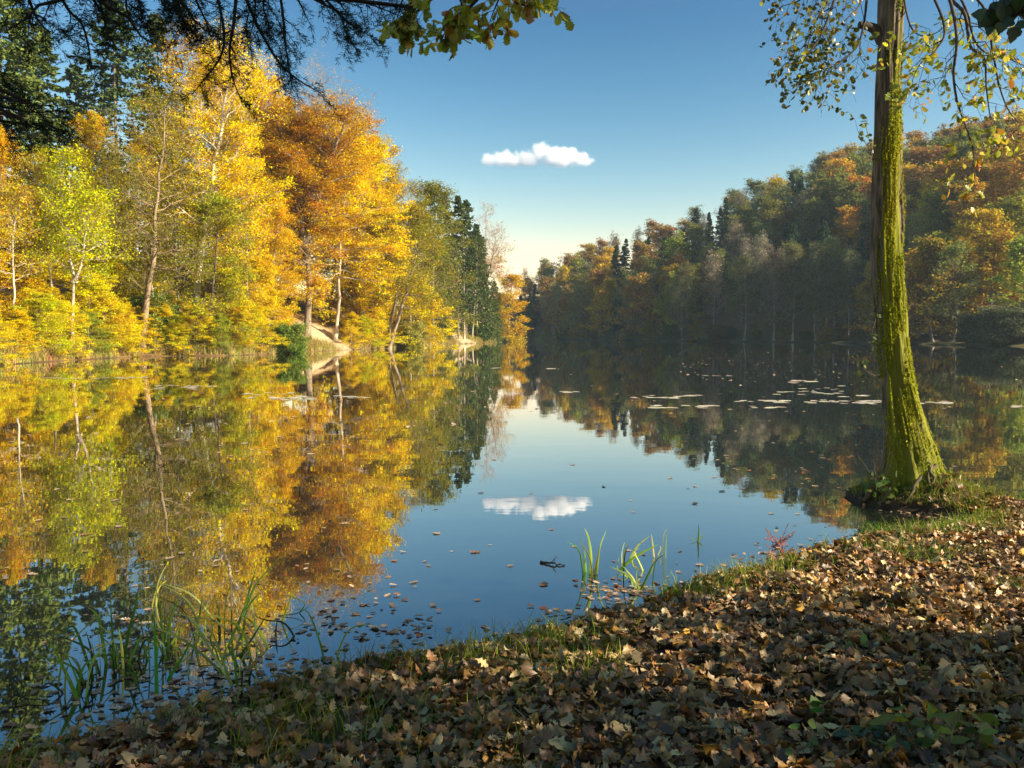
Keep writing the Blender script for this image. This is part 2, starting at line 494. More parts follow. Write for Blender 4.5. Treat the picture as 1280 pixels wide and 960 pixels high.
def build_water():
    mb = MB()
    xs = np.linspace(-130, 140, 28); ys = np.linspace(-45, 430, 48)
    gx, gy = np.meshgrid(xs, ys)
    idx = np.arange(gx.size).reshape(gx.shape)
    Q = np.stack([idx[:-1, :-1], idx[:-1, 1:], idx[1:, 1:], idx[1:, :-1]], -1).reshape(-1, 4)
    mb.add(np.column_stack([gx.ravel(), gy.ravel(), np.zeros(gx.size)]), Q)
    m, N, ln, out = mat('lake_water')
    tc = N('TexCoord')
    mp = N('Mapping'); mp.inputs['Scale'].default_value = (.7, 1.3, 1); ln(tc.outputs['Object'], mp.inputs[0])
    n1 = N('TexNoise', i_Scale=.9, i_Detail=3.0, i_Roughness=.55); ln(mp.outputs[0], n1.inputs['Vector'])
    b1 = N('Bump', i_Strength=.013, i_Distance=.10); ln(n1.outputs[0], b1.inputs['Height'])
    f0 = N('Fresnel', i_0=1.5); ln(b1.outputs[0], f0.inputs['Normal']); fr = N('Math', operation='POWER', i_1=.5); ln(f0.outputs[0], fr.inputs[0])
    gl = N('BsdfGlossy', i_Roughness=.012); gl.inputs[0].default_value = (1, 1, 1, 1); ln(b1.outputs[0], gl.inputs['Normal'])
    df = N('BsdfDiffuse'); df.inputs[0].default_value = (.012, .016, .012, 1)
    mx = N('MixShader'); ln(fr.outputs[0], mx.inputs[0]); ln(df.outputs[0], mx.inputs[1]); ln(gl.outputs[0], mx.inputs[2])
    ln(mx.outputs[0], out.inputs[0])
    o = link('water', mb.mesh('water', True), m); o['kind'] = 'structure'
build_water()

def build_haze():
    """thin even air over the whole lake and hills"""
    me = bpy.data.meshes.new('haze')
    x0, x1, y0, y1, z0, z1 = -905., 905., -110., 910., -4., 75.
    vs = [(x, y, z) for x in (x0, x1) for y in (y0, y1) for z in (z0, z1)]
    me.from_pydata(vs, [], [(0, 1, 3, 2), (4, 6, 7, 5), (0, 4, 5, 1), (2, 3, 7, 6), (0, 2, 6, 4), (1, 5, 7, 3)])
    m, N, ln, out = mat('thin_air')
    v = N('VolumePrincipled'); v.inputs['Density'].default_value = HAZE; v.inputs['Color'].default_value = (.62, .82, 1, 1)
    v.inputs['Anisotropy'].default_value = .2
    ln(v.outputs[0], out.inputs['Volume'])
    o = link('haze', me, m); o['kind'] = 'stuff'; tag(o, 'thin blue haze over the far hillside', 'haze')
HAZE = .00018
build_haze()

# ------------------------------------------------------------------ trees
GOLD = (.72, .45, .004); YEL = (.72, .54, .005); YG = (.46, .45, .015); ORANGE = (.64, .31, .005); RUSSET = (.44, .21, .02)
OLIVE = (.19, .165, .035); LEAFG = (.10, .15, .03); FIR = (.06, .09, .026); BRONZE = (.30, .16, .03); OCHRE = (.38, .24, .025)
TWIG = (.22, .17, .11); PALE = (.44, .36, .25); BROWN = (.13, .095, .06); GREY = (.20, .18, .15)

def add_tree(kind, meshes, loc, label, cat='tree', group=None, leafc=GOLD, barkc=BROWN, scale=1.0, rz=0.0, wide=1.0, leafm=None, barkm=None):
    if group != 'trees of the far hillside' and leafc[0] > leafc[1] > .1 and leafc[2] < .05: leafc = (min(leafc[0] * 1.08, .78), leafc[1] * .80 + leafc[0] * .29, leafc[2] * .4)
    t = thing(kind, label, cat, loc, group)
    t.rotation_euler = (0, 0, rz); t.scale = (scale * wide, scale * wide, scale)
    link('trunk', meshes[0], barkm or M_bark, t, barkc)
    if meshes[1] is not None and len(meshes[1].vertices): link('crown', meshes[1], leafm or M_leaf, t, leafc)
    return t

def base_at(px, d, sink=.1):
    x = (px - 640) / F * d
    return np.array([x, d, ground_z(x, d) - sink])

def hero(kind, d, stems, label, leafc, barkc, leafm=None, cat='tree', group=None, **kw):
    """a tree whose stem follows the photograph: stems are lists of (px, py, sideways depth in m), first point is the foot"""
    b = base_at(stems[0][0][0], d)
    paths = []
    for st in stems:
        pp = []
        for k, (px, py, dy) in enumerate(st):
            p = at(px, py, d + dy) - b
            if k == 0: p[2] = -.1 if st is stems[0] else p[2]
            pp.append(p)
        paths.append(pp)
    H = max(p[-1][2] for p in paths)
    me = broadleaf(H=H, paths=paths, **kw)
    return add_tree(kind, me, b, label, cat, group, leafc, barkc, leafm=leafm)

def bare_top(z0, z1, lo=.04):
    return lambda p, rng: rng.random(len(p)) < 1 - (1 - lo) * sstep(z0, z1, p[:, 2] + rng.normal(size=len(p)) * .6)

def thin(f):
    return lambda p, rng: rng.random(len(p)) < f

# --- prototypes shared by several trees of the left bank
GOLDTREE = [broadleaf(11 + i, H=15, cb=.10, W=9.5, nb=34, ns=8, nt=5, lpt=30, lsize=.165, spread=.30, flat=.3, tilt=.65, elev=(2, 62), prof='egg', r0=.17) for i in range(3)]
UNDER = [broadleaf(31 + i, H=7.5, cb=.03, W=8.2, nb=28, ns=8, nt=5, lpt=32, lsize=.14, spread=.20, flat=.22, tilt=.7, elev=(-6, 50), prof='low', r0=.07) for i in range(3)]
BIRCH = [broadleaf(51 + i, H=14, cb=.25, W=5.2, nb=26, ns=6, nt=4, lpt=11, lsize=.15, spread=.3, flat=.6, tilt=.9, elev=(20, 68), prof='egg', r0=.10) for i in range(2)]
SPARSE = [broadleaf(61 + i, H=16, cb=.25, W=8, nb=26, ns=8, nt=6, lpt=5, lsize=.15, spread=.25, flat=.5, tilt=.8, elev=(12, 66), prof='egg', r0=.15) for i in range(2)]
FIRS = [conifer(71, H=28, W=12.5, cb=.10, whorl=.7, card=(.5, .13)), conifer(72, H=28, W=11, cb=.2, ragged=.4, whorl=.85, card=(.5, .14), top=.75), conifer(73, H=28, W=14, cb=.05, nbr=8, whorl=.7, card=(.55, .14))]
BARE = [broadleaf(81 + i, H=16, cb=.28, W=9, nb=26, ns=8, nt=8, lpt=0, elev=(30, 74), prof='vase', r0=.16, twig_r=.010, ltw=1.2) for i in range(2)]
SHRUB = [broadleaf(91 + i, H=3, paths=[[(0, 0, 0), (.3 * math.cos(a), .3 * math.sin(a), 1.2), (.9 * math.cos(a), .9 * math.sin(a), 2.6)] for a in (0, 1.3, 2.5, 3.8, 5)],
                   cb=.08, W=2.6, nb=10, ns=5, nt=4, lpt=14, lsize=.14, spread=.14, flat=.8, tilt=1.0, elev=(0, 60), prof='egg', r0=.03) for i in range(2)]

def put(kind, protos, ph, px, d, top, leafc, label, barkc=BROWN, wide=1.0, leafm=None, cat='tree', group='trees of the sunlit left bank', seed=None):
    b = base_at(px, d)
    h = at(px, top, d)[2] - b[2]
    rr = random.Random(int(px * 31 + d * 7))
    return add_tree(kind, protos[rr.randrange(len(protos))] if seed is None else protos[seed], b, label, cat, group, leafc, barkc, max(h, 1.0) / ph, rr.random() * 6.28, wide, leafm)

# --- single trees one can pick out on the left bank
GL = 'trees of the sunlit left bank'
hero('slender_tree', 57.5, [[(93, 447, 0), (89, 400, 0), (93, 352, .2), (86, 310, .4), (88, 255, .3), (86, 195, 0)], [(93, 352, .2), (101, 330, -.2), (106, 300, -.4), (112, 255, -.6)]],
     'slender pale forked tree rising from the waterline with thin yellow-green leaves', YG, PALE, seed=101, r0=.13, cb=.40, W=5.2, nb=22, ns=6, nt=4, lpt=12, lsize=.15, spread=.3, flat=.5, tilt=.8, elev=(12, 60), prof='egg', group=GL)
hero('birch_tree', 58, [[(36, 446, .8), (34, 380, .8), (31, 300, .9), (29, 205, 1.1)], [(33, 400, .8), (39, 340, .4), (41, 280, .2), (43, 200, 0)], [(38, 425, .8), (48, 320, 1.2), (53, 250, 1.4)]],
     'clump of thin pale bare-looking stems among the gold leaves at far left', OCHRE, PALE, seed=102, r0=.07, cb=.45, W=3.6, nb=16, ns=5, nt=4, lpt=6, lsize=.15, spread=.3, flat=.6, tilt=.9, elev=(30, 70), prof='egg', group=GL)
hero('alder_tree', 64.3, [[(175, 447, 0), (180, 405, 0), (187, 360, .1), (193, 318, .2), (194, 270, .3), (199, 225, .3), (204, 175, .2), (207, 130, 0)]],
     'brown-trunked alder leaning from the waterline with grey twigs and few leaves', OLIVE, (.24, .17, .10), seed=103, r0=.26, cb=.36, W=9.5, nb=30, ns=8, nt=6, lpt=7, lsize=.15, spread=.3, flat=.45, tilt=.8, elev=(0, 55), prof='egg', group=GL)
hero('birch_tree', 70, [[(234, 437, 0), (241, 400, 0), (248, 335, .4), (258, 270, .6), (263, 230, .6), (275, 165, .5), (283, 110, .3), (288, 62, 0)]],
     'tall gold birch with thick white upper trunk behind the leaning alder', GOLD, (.50, .42, .30), seed=104, r0=.36, cb=.34, W=11.5, nb=40, ns=8, nt=6, lpt=24, lsize=.165, spread=.32, flat=.4, tilt=.6, elev=(8, 60), prof='egg', keep=bare_top(15, 24, .12), group=GL)
hero('young_alder', 67, [[(255, 442, 0), (261, 410, 0), (267, 360, 0), (271, 300, .2), (274, 262, 0)]],
     'thin dark leaning tree with olive leaves beside the gold birch', (.30, .28, .04), BROWN, seed=105, r0=.15, cb=.3, W=6.5, nb=24, ns=7, nt=5, lpt=16, lsize=.17, spread=.3, flat=.4, tilt=.6, elev=(0, 55), prof='egg', group=GL)
hero('beech_tree', 84, [[(382, 420, 3), (386, 360, 3), (384, 290, 2.8), (380, 240, 2.5), (386, 190, 2.4), (398, 128, 2)], [(385, 330, 3), (372, 260, 2), (355, 190, 1.5), (345, 150, 1)], [(384, 300, 3), (400, 240, 2), (420, 180, 1), (432, 152, 1)]],
     'big russet-orange beech with bare grey twigs at its top, left of the sandy bank', (.48, .17, .012), (.22, .17, .11), seed=106, r0=.34, cb=.18, W=11, nb=34, ns=8, nt=6, lpt=28, lsize=.165, spread=.30, flat=.32, tilt=.65, elev=(4, 68), prof='egg', keep=bare_top(19, 23.5, .03), group=GL)
hero('gold_beech', 90, [[(418, 418, .5), (423, 392, .5), (424, 355, .6), (426, 300, .6), (432, 235, .4), (440, 185, 0)]],
     'golden beech on a clean pale trunk standing on the sandy bank', GOLD, (.42, .33, .22), seed=107, r0=.21, cb=.42, W=11.5, nb=34, ns=8, nt=6, lpt=32, lsize=.17, spread=.30, flat=.28, tilt=.65, elev=(-10, 60), prof='egg', group=GL)
hero('alder_tree', 96.5, [[(484, 437, 0), (493, 415, 0), (506, 370, 0), (516, 335, .2), (522, 308, .4), (530, 262, .4)], [(482, 437, .3), (488, 405, .5), (493, 380, .6), (499, 350, .8), (505, 300, 1), (506, 268, 1)]],
     'pair of brown trunks leaning over the water from one foot, olive leaves above', (.27, .22, .035), (.23, .17, .11), seed=108, r0=.22, cb=.38, W=8, nb=22, ns=7, nt=5, lpt=12, lsize=.2, spread=.34, flat=.5, tilt=.7, elev=(0, 60), prof='egg', group=GL)
hero('alder_tree', 122, [[(541, 428, 0), (541, 380, 0), (541, 320, .3), (540, 238, 0)]],
     'full olive-green alder between the leaning pair of trunks and the firs', (.21, .20, .045), (.26, .2, .14), seed=109, r0=.25, cb=.22, W=11.5, nb=34, ns=8, nt=6, lpt=13, lsize=.24, spread=.42, flat=.5, tilt=.7, elev=(4, 62), prof='egg', group=GL)
hero('bare_tree', 152, [[(596, 412, 2), (602, 370, 2), (606, 320, 2), (608, 262, 1)], [(598, 405, 2), (610, 350, 2), (616, 320, 2), (620, 292, 1)]],
     'pinkish nearly bare tree at the tip of the wooded point', (.50, .30, .10), (.42, .33, .25), seed=110, r0=.22, cb=.3, W=9, nb=24, ns=8, nt=8, lpt=3, lsize=.24, spread=.4, flat=.6, tilt=.8, elev=(20, 70), prof='egg', twig_r=.012, keep=bare_top(11, 17, .05), group=GL)
hero('beech_tree', 168, [[(634, 420, 2), (636, 395, 2), (640, 350, 1)]],
     'small orange tree overhanging the water at the end of the point', (.55, .27, .02), BROWN, seed=111, r0=.14, cb=.15, W=8.4, nb=26, ns=8, nt=5, lpt=15, lsize=.25, spread=.38, flat=.35, tilt=.5, elev=(-8, 55), prof='egg', group=GL)

# firs
for px, d, top, w, s, c, lb in (
    (14, 74, -95, 1.0, 2, (.12, .16, .035), 'grey-green fir filling the upper left corner of the wood'),
    (64, 84, 38, 1.35, 0, (.11, .15, .035), 'dark fir just right of the corner fir, above the orange crown'),
    (104, 90, 84, 1.2, 1, (.075, .105, .028), 'shorter dark fir in the gap between two taller firs'),
    (153, 86, -2, 1.25, 1, (.07, .105, .035), 'tall bluish fir with ragged open branches against the sky'),
    (206, 92, 22, 1.1, 1, (.07, .10, .03), 'dark fir top showing behind the highest orange crown'),
    (366, 112, 124, .7, 1, (.07, .085, .024), 'narrow fir top showing between gold crowns and bare twigs'),
    (474, 122, 196, .8, 0, (.08, .085, .03), 'dull green fir above the golden beech on the sandy bank'),
    (492, 128, 212, .7, 1, (.075, .085, .03), 'open-topped dull green fir just right of a similar one'),
    (537, 138, 234, 1.0, 1, (.058, .075, .022), 'first flat-topped fir behind the olive alder'),
    (573, 139, 247, .95, 1, (.055, .078, .022), 'tall fir with a bare pole trunk over the small sandy bank'),
    (583, 146, 252, .9, 1, (.055, .078, .022), 'fir crowded against the bare-pole fir on the point'),
    (556, 143, 241, 1.0, 0, (.06, .085, .024), 'fir top between the two flat-topped firs of the point'),
    (596, 150, 282, 1.0, 2, (.065, .095, .024), 'middle-height fir stepping down beside the pinkish bare tree'),
    (603, 154, 318, .95, 2, (.07, .10, .022), 'low bushy fir below the pinkish bare tree on the point'),
    (618, 160, 352, .95, 2, (.08, .11, .022), 'small bright green fir nearest the end of the point'),
    (556, 130, 300, .7, 0, (.06, .085, .022), 'fir half hidden by the olive alder'),
):
    put('fir_tree', FIRS, 28, px, d, top, c, lb, (.24, .18, .12), w, M_needle, group='firs of the left bank', seed=s)

# leafy crowns behind and between
for px, d, top, pr, ph, c, w, kind, lb in (
    (8, 62, 178, GOLDTREE, 15, (.58, .27, .012), .62, 'beech_tree', 'orange beech at the left edge under the corner fir'),
    (124, 76, 160, GOLDTREE, 15, (.50, .27, .012), .62, 'beech_tree', 'dull orange rounded beech between the dark firs'),
    (70, 66, 196, BIRCH, 14, (.40, .36, .03), 1.0, 'birch_tree', 'yellow-green birch with airy crown in front of the firs'),
    (240, 90, 40, SPARSE, 16, (.42, .19, .03), .72, 'beech_tree', 'tallest beech, thin orange leaves against the sky near the fir sprays'),
    (268, 92, 88, GOLDTREE, 15, (.56, .28, .012), .62, 'beech_tree', 'orange-gold beech just under the tallest one'),
    (326, 88, 112, GOLDTREE, 15, (.60, .32, .012), .70, 'beech_tree', 'golden beech between the white-trunked birch and the russet beech'),
    (300, 104, 60, SPARSE, 16, (.48, .24, .04), .70, 'beech_tree', 'pale orange twiggy crown against the sky under the hanging fir sprays'),
    (412, 100, 126, BARE, 16, (.4, .2, .03), .85, 'bare_tree', 'bare fan of grey twigs above the russet beech'),
    (446, 98, 158, SPARSE, 16, (.50, .24, .03), .85, 'beech_tree', 'thin orange crown sloping down to the right of the bare fan'),
    (470, 100, 192, GOLDTREE, 15, (.50, .30, .02), .62, 'beech_tree', 'dull gold beech rising right of the thin orange crown'),
    (494, 110, 218, SPARSE, 16, (.36, .27, .05), .8, 'beech_tree', 'thin brownish crown stepping down towards the olive alder'),
    (452, 97, 205, GOLDTREE, 15, (.58, .30, .012), .72, 'beech_tree', 'bright orange-gold beech above the sandy bank'),
    (478, 102, 262, GOLDTREE, 15, (.60, .34, .012), .78, 'beech_tree', 'gold beech standing directly behind the leaning pair of trunks'),
    (515, 112, 238, SPARSE, 16, (.26, .21, .05), .8, 'alder_tree', 'thin olive-grey tree behind the tops of the leaning pair'),
    (500, 114, 300, GOLDTREE, 15, (.26, .22, .03), .85, 'alder_tree', 'olive round crown filling the gap beside the leaning pair'),
    (520, 103, 352, UNDER, 7.5, (.60, .40, .014), 1.0, 'young_beech', 'yellow young beech right of the leaning pair'),
    (180, 80, 200, SPARSE, 16, (.26, .24, .04), .85, 'alder_tree', 'greyish thin-leaved tree behind the leaning alder'),
    (300, 76, 214, GOLDTREE, 15, (.58, .36, .014), .75, 'beech_tree', 'yellow-orange beech below and right of the white-trunked birch'),
    (215, 84, 178, GOLDTREE, 15, (.40, .30, .02), .62, 'beech_tree', 'olive-gold crown between the leaning alder and the white-trunked birch'),
    (345, 80, 268, GOLDTREE, 15, (.58, .30, .012), .85, 'beech_tree', 'deep orange beech low on the slope left of the pale-trunked one'),
    (160, 74, 262, UNDER, 7.5, (.36, .32, .02), .62, 'young_beech', 'olive-yellow young beech just left of the alder trunk, upper one'),
    (560, 142, 305, SPARSE, 16, (.2, .17, .05), .7, 'alder_tree', 'brownish thin crown between the firs of the point'),
    (592, 158, 300, SPARSE, 16, (.45, .26, .08), .6, 'birch_tree', 'thin pinkish-orange crown beside the bare tree of the point'),
    (625, 172, 372, GOLDTREE, 15, (.42, .2, .03), .95, 'beech_tree', 'brown-orange crown behind the small green fir of the point'),
):
    put(kind, pr, ph, px, d, top, c, lb, (.30, .24, .17), w)

# low leafy layer along the left waterline, from the left edge to the sandy banks
UN = 'young trees along the left waterline'
for k, (px, d, top, c, w, lb) in enumerate((
    (-18, 55, 268, (.62, .34, .014), .95, 'orange-gold young beech cut by the left edge'),
    (14, 60, 300, (.64, .40, .014), .9, 'gold young beech behind the pale stems'),
    (48, 57.6, 352, (.66, .42, .016), 1.0, 'low gold bush just left of the slender forked tree'),
    (72, 63, 300, (.62, .44, .016), .9, 'yellow young beech behind the slender forked tree'),
    (112, 60, 352, (.60, .46, .016), 1.0, 'lemon-yellow young beech just right of the slender forked tree'),
    (140, 64.5, 330, (.58, .44, .018), .95, 'yellow young beech between forked tree and alder, taller one'),
    (152, 62.0, 385, (.62, .44, .016), 1.1, 'low yellow bush nearest the foot of the leaning alder'),
    (122, 68, 270, (.42, .36, .02), .8, 'olive-yellow young beech high between forked tree and alder'),
    (206, 68.0, 360, (.56, .40, .016), .9, 'yellow young beech just right of the alder trunk'),
    (200, 72, 300, (.50, .36, .018), .85, 'dull yellow young beech in shade behind the alder trunk'),
    (222, 67.6, 398, (.60, .38, .014), 1.0, 'low gold bush left of the thick birch foot'),
    (288, 70, 345, (.56, .44, .018), .95, 'yellow-green young beech right of the thin dark leaning tree'),
    (300, 69.5, 392, (.46, .44, .02), 1.0, 'lime-yellow low bush left of the round green shrub'),
    (322, 76, 330, (.60, .36, .014), .95, 'gold young beech above the round green shrub'),
    (345, 80, 372, (.60, .30, .012), .9, 'orange young beech left of the sandy bank'),
    (398, 96, 352, (.64, .42, .014), .85, 'bright yellow young beech behind the pale trunk on the sandy bank'),
    (446, 96, 345, (.64, .38, .012), .95, 'golden young beech right of the pale trunk on the sandy bank'),
    (468, 98.5, 380, (.60, .32, .012), .8, 'low orange bush left of the leaning pair of trunks'),
    (548, 128, 385, (.16, .18, .03), .9, 'green bush at the foot of the olive alder'),
)):
    put('young_beech', UNDER, 7.5, px, d, top, c, lb, (.3, .24, .17), w, group=UN)
for px, d, top, c, w, kind, lb in (
    (362, 73.2, 408, (.15, .22, .03), 1.15, 'shrub', 'round bright green shrub at the water left of the sandy bank'),
    (8, 52.5, 412, (.24, .33, .05), 1.3, 'shrub', 'green shrub at the waterline in the left corner of the far bank'),
    (190, 66, 372, (.18, .24, .04), .9, 'shrub', 'green leafy growth around the alder trunk'),
    (516, 101, 405, (.34, .32, .06), 1.0, 'shrub', 'pale yellow-green bush right of the leaning pair'),
    (620, 163, 414, (.22, .22, .05), 1.2, 'shrub', 'pale green bush at the very end of the point'),
    (596, 148, 420, (.22, .2, .04), .8, 'shrub', 'small olive bush below the smaller sandy bank'),
):
    put(kind, SHRUB, 3, px, d, top, c, lb, BROWN, w, cat='shrub', group='shrubs of the left waterline')
# low bushes right at the waterline
LOWC = [(.62, .44, .016), (.60, .38, .014), (.50, .44, .02), (.64, .46, .016), (.34, .36, .03), (.56, .34, .016)]
NTH = ['first', 'second', 'third', 'fourth', 'fifth', 'sixth', 'seventh', 'eighth', 'ninth', 'tenth', 'eleventh', 'twelfth', 'thirteenth', 'fourteenth', 'fifteenth', 'sixteenth', 'seventeenth', 'eighteenth']
rq = random.Random(4)
for k, px in enumerate((-12, 24, 52, 76, 112, 134, 156, 200, 222, 246, 276, 300, 326, 440, 456, 472, 500, 532)):
    d = 40.0
    while d < 140 and lake_sd(np.array([[(px - 640) / F * d, d]]))[0] < .5: d += .3
    d += rq.uniform(0, .9)
    b = base_at(px, d)
    add_tree('low_bush', UNDER[k % 3], b, NTH[k] + ' low leafy bush from left along the sunlit waterline', 'bush', 'low bushes of the left waterline', LOWC[k % 6], (.3, .24, .17), rq.uniform(.30, .48), rq.random() * 6.3, 1.25)
# slim pole trunks of the point
for k, (px, py0, px1, py1, d) in enumerate(((590, 408, 596, 340, 147), (596, 409, 592, 335, 149), (604, 410, 600, 338, 153), (543, 430, 543, 345, 131), (580, 405, 579, 300, 141))):
    hero('slim_tree', d, [[(px, py0, 0), ((px + px1) / 2 + 1, (py0 + py1) / 2, 0), (px1, py1, 0), (px1, py1 - 40, 0)]],
         ('pale slim trunk leaning right among the poles of the point', 'pale slim trunk leaning left among the poles of the point', 'pale slim trunk at the outer end of the poles',
          'brown slim trunk standing at the water under the olive alder', 'straight slim trunk just above the smaller sandy bank')[k],
         (.1, .12, .03), (.40, .31, .21), seed=130 + k, r0=.13, cb=.62, W=3, nb=10, ns=5, nt=4, lpt=9, lsize=.24, spread=.3, flat=.4, elev=(0, 40), prof='egg', group='slim poles of the wooded point')

# slim stems standing among the yellow leaves of the left bank
for k, (px, px1, top, in_, c, bk, lb) in enumerate((
    (14, 20, 250, 2.5, OCHRE, PALE, 'thin pale stem at the left edge behind the green waterline shrub'),
    (64, 58, 215, 3.5, YG, PALE, 'thin straight stem between the pale clump and the forked tree'),
    (128, 136, 190, 3.0, OLIVE, GREY, 'slim grey stem halfway from the forked tree to the leaning alder'),
    (152, 147, 235, 4.0, OCHRE, PALE, 'slim pale stem just left of the leaning alder'),
    (193, 190, 300, 1.0, OLIVE, PALE, 'short thin stem rising beside the foot of the leaning alder'),
    (222, 216, 200, 5.0, OLIVE, GREY, 'slim grey stem between the alder and the white-trunked birch'),
    (305, 312, 180, 3.5, GOLD, GREY, 'slim grey stem among gold leaves left of the russet beech'),
    (336, 330, 220, 5.0, ORANGE, PALE, 'slim pale stem in front of the russet beech'),
    (452, 458, 230, 3.0, GOLD, GREY, 'slim grey stem between the sandy bank and the leaning pair'),
    (470, 464, 290, 2.0, OCHRE, BROWN, 'dark slim stem just left of the leaning pair'),
)):
    d = 40.0
    while d < 140 and lake_sd(np.array([[(px - 640) / F * d, d]]))[0] < in_: d += .3
    hero('slim_tree', d, [[(px, 440, 0), ((px * 2 + px1) / 3 + 2, (880 + top) / 3, 0), ((px + px1 * 2) / 3 - 2, (440 + top * 2) / 3, 0), (px1, top, 0)]], lb, c, bk,
         seed=150 + k, r0=.10, cb=.45, W=4.2, nb=18, ns=6, nt=4, lpt=7, lsize=.15, spread=.25, flat=.5, tilt=.8, elev=(15, 65), prof='egg', group='slim stems of the left bank')

# fill of the slope behind the front rows, each still a tree
rr = np.random.default_rng(9)
FILL = [(20, 80, 230), (60, 78, 250), (100, 82, 235), (150, 82, 215), (190, 84, 190), (250, 84, 230), (310, 96, 150), (350, 98, 170), (390, 104, 170), (425, 106, 230), (470, 112, 270), (515, 124, 290), (545, 136, 310)]
for k, (px, d, top) in enumerate(FILL):
    c = [(.44, .22, .02), (.28, .2, .03), (.4, .25, .02), (.30, .22, .04)][k % 4]
    lb = 'leafy crown deep in the left wood, %s in the row behind the front trees' % ['first', 'second', 'third', 'fourth', 'fifth', 'sixth', 'seventh', 'eighth', 'ninth', 'tenth', 'eleventh', 'twelfth', 'thirteenth'][k]
    put('leafy_tree', GOLDTREE, 15, px, d, top, c, lb, (.24, .2, .15), .75, group='trees deep in the left wood')

# --- the far hillside
def hillproto(seed, H, W, lpt=7, ls=.46, prof='round', cb=.16, elev=(4, 72), keep=None, nb=24, tw=.02):
    return broadleaf(seed, H=H, cb=cb, W=W, nb=nb, ns=6, nt=5, lpt=lpt, lsize=ls, spread=.5, flat=.45, tilt=.6, elev=elev, prof=prof, r0=.2, keep=keep, twig_r=tw, sides=4)
H_ROUND = [hillproto(201 + i, 15, 10.5, 9) for i in range(4)]
H_THIN = [hillproto(211 + i, 15, 9, 7, .34, 'egg', .22) for i in range(3)]
H_BARE = [hillproto(221 + i, 15, 9, 4, .26, 'vase', .24, (25, 76), tw=.028, nb=28) for i in range(2)]
H_LOW = [hillproto(231 + i, 11, 10, 10, .42, 'low', .06, (-8, 60)) for i in range(2)]
H_FIR = [conifer(241 + i, H=20, W=7.5, cb=.06, whorl=.75, nbr=6, card=(.7, .2), ns=8, nc=3) for i in range(2)]

rg = np.random.default_rng(77)
HT = []
FIRSPOT = [(785, 322, 26), (852, 306, 26), (985, 245, 22), (1055, 268, 20), (1040, 312, 30), (1100, 318, 30), (905, 290, 26), (1150, 300, 22), (770, 352, 16), (985, 312, 18), (660, 372, 12)]
def hill_kind(px, py, sd):
    """what grows at this place of the slope, read from the photograph"""
    u = rg.random()
    for fx, fy, fr in FIRSPOT:
        if (px - fx) ** 2 + ((py - fy) * 1.1) ** 2 < fr * fr and u < .8: return 'fir'
    if sd < 20:
        if 880 < px < 1090: return ['grey', 'olive', 'grey', 'thin_olive', 'olive'][rg.integers(5)]
        if px < 700: return ['bronze', 'olive', 'thin_olive'][rg.integers(3)]
        if px < 880: return ['yellowgreen', 'olive', 'ochre', 'thin_olive', 'bronze'][rg.integers(5)]
        return ['ochre', 'olive', 'ochre', 'yellowgreen'][rg.integers(4)]
    if sd < 45:
        if 860 < px < 1080: return ['orange', 'thin_olive', 'olive', 'grey', 'bronze', 'olive'][rg.integers(6)]
        if px > 1080: return ['bronze', 'ochre', 'orange', 'olive', 'ochre'][rg.integers(5)]
        return ['russet', 'bronze', 'grey', 'ochre', 'bronze'][rg.integers(5)]
    if px > 1130: return ['olive', 'russet', 'ochre', 'bronze', 'olive'][rg.integers(5)]
    if px < 800: return ['orange', 'russet', 'ochre', 'grey', 'bronze'][rg.integers(5)]
    return ['ochre', 'olive', 'ochre', 'bronze', 'thin_olive', 'olive'][rg.integers(6)]
KC = {'fir': ('dark green fir', (.036, .062, .028)), 'grey': ('grey leafless tree', (.22, .18, .11)), 'olive': ('olive-green tree', (.16, .17, .035)), 'thin_olive': ('thin grey-green tree', (.17, .18, .06)),
      'bronze': ('bronze-brown tree', (.25, .150, .03)), 'yellowgreen': ('yellow-green tree', (.24, .25, .03)), 'ochre': ('ochre-yellow tree', (.36, .25, .018)), 'orange': ('orange tree', (.36, .20, .02)), 'russet': ('rust-brown tree', (.29, .14, .028))}
for gy in np.arange(60, 345, 6.2):
    for gx in np.arange(-10, 190, 6.2):
        x = gx + rg.uniform(-2.3, 2.3) + (3.1 if int(gy / 6.2) % 2 else 0); y = gy + rg.uniform(-2.3, 2.3)
        P = np.array([[x, y]])
        sd = float(lake_sd(P)[0])
        if not 2.5 < sd < 96: continue
        wl, wr = sides(P)
        if wr[0] < .8: continue
        z = ground_z(x, y)
        px, py = project((x, y, z + 9))
        if not 650 < px < 1320: continue
        HT.append((x, y, z, sd, px, py))
# keep what the camera can see: a crown top must rise above everything nearer in its direction
HT.sort(key=lambda t: math.hypot(t[0], t[1]))
sky_line = np.full(1500, 2000.0); keepT = []
for t in HT:
    x, y, z, sd, px, py = t
    top = project((x, y, z + 13))[1]; w = F * 2.6 / y
    a, b = int(max(px - w, 0)), int(min(px + w, 1499)) + 1
    vis = (sky_line[a:b] - top)
    if vis.mean() > 2.5: keepT.append(t)
    a, b = int(max(px - w, 0)), int(min(px + w, 1499)) + 1
    sky_line[a:b] = np.minimum(sky_line[a:b], top + 2)
ORD = ['first', 'second', 'third', 'fourth', 'fifth', 'sixth', 'seventh', 'eighth', 'ninth', 'tenth', 'eleventh', 'twelfth', 'thirteenth', 'fourteenth', 'fifteenth', 'sixteenth', 'seventeenth', 'eighteenth', 'nineteenth', 'twentieth']
def zone(px):
    if px < 740: return "near the lake's far end"
    if px < 860: return 'under the lower skyline'
    if px < 975: return 'under the rising skyline'
    if px < 1085: return 'left of the mossy trunk'
    if px < 1140: return 'behind the mossy trunk'
    return 'right of the mossy trunk'
def band(sd):
    return 'by the far water' if sd < 13 else 'low on the far hill' if sd < 32 else 'midway up the far hill' if sd < 55 else 'high on the far hill'
cls = {}
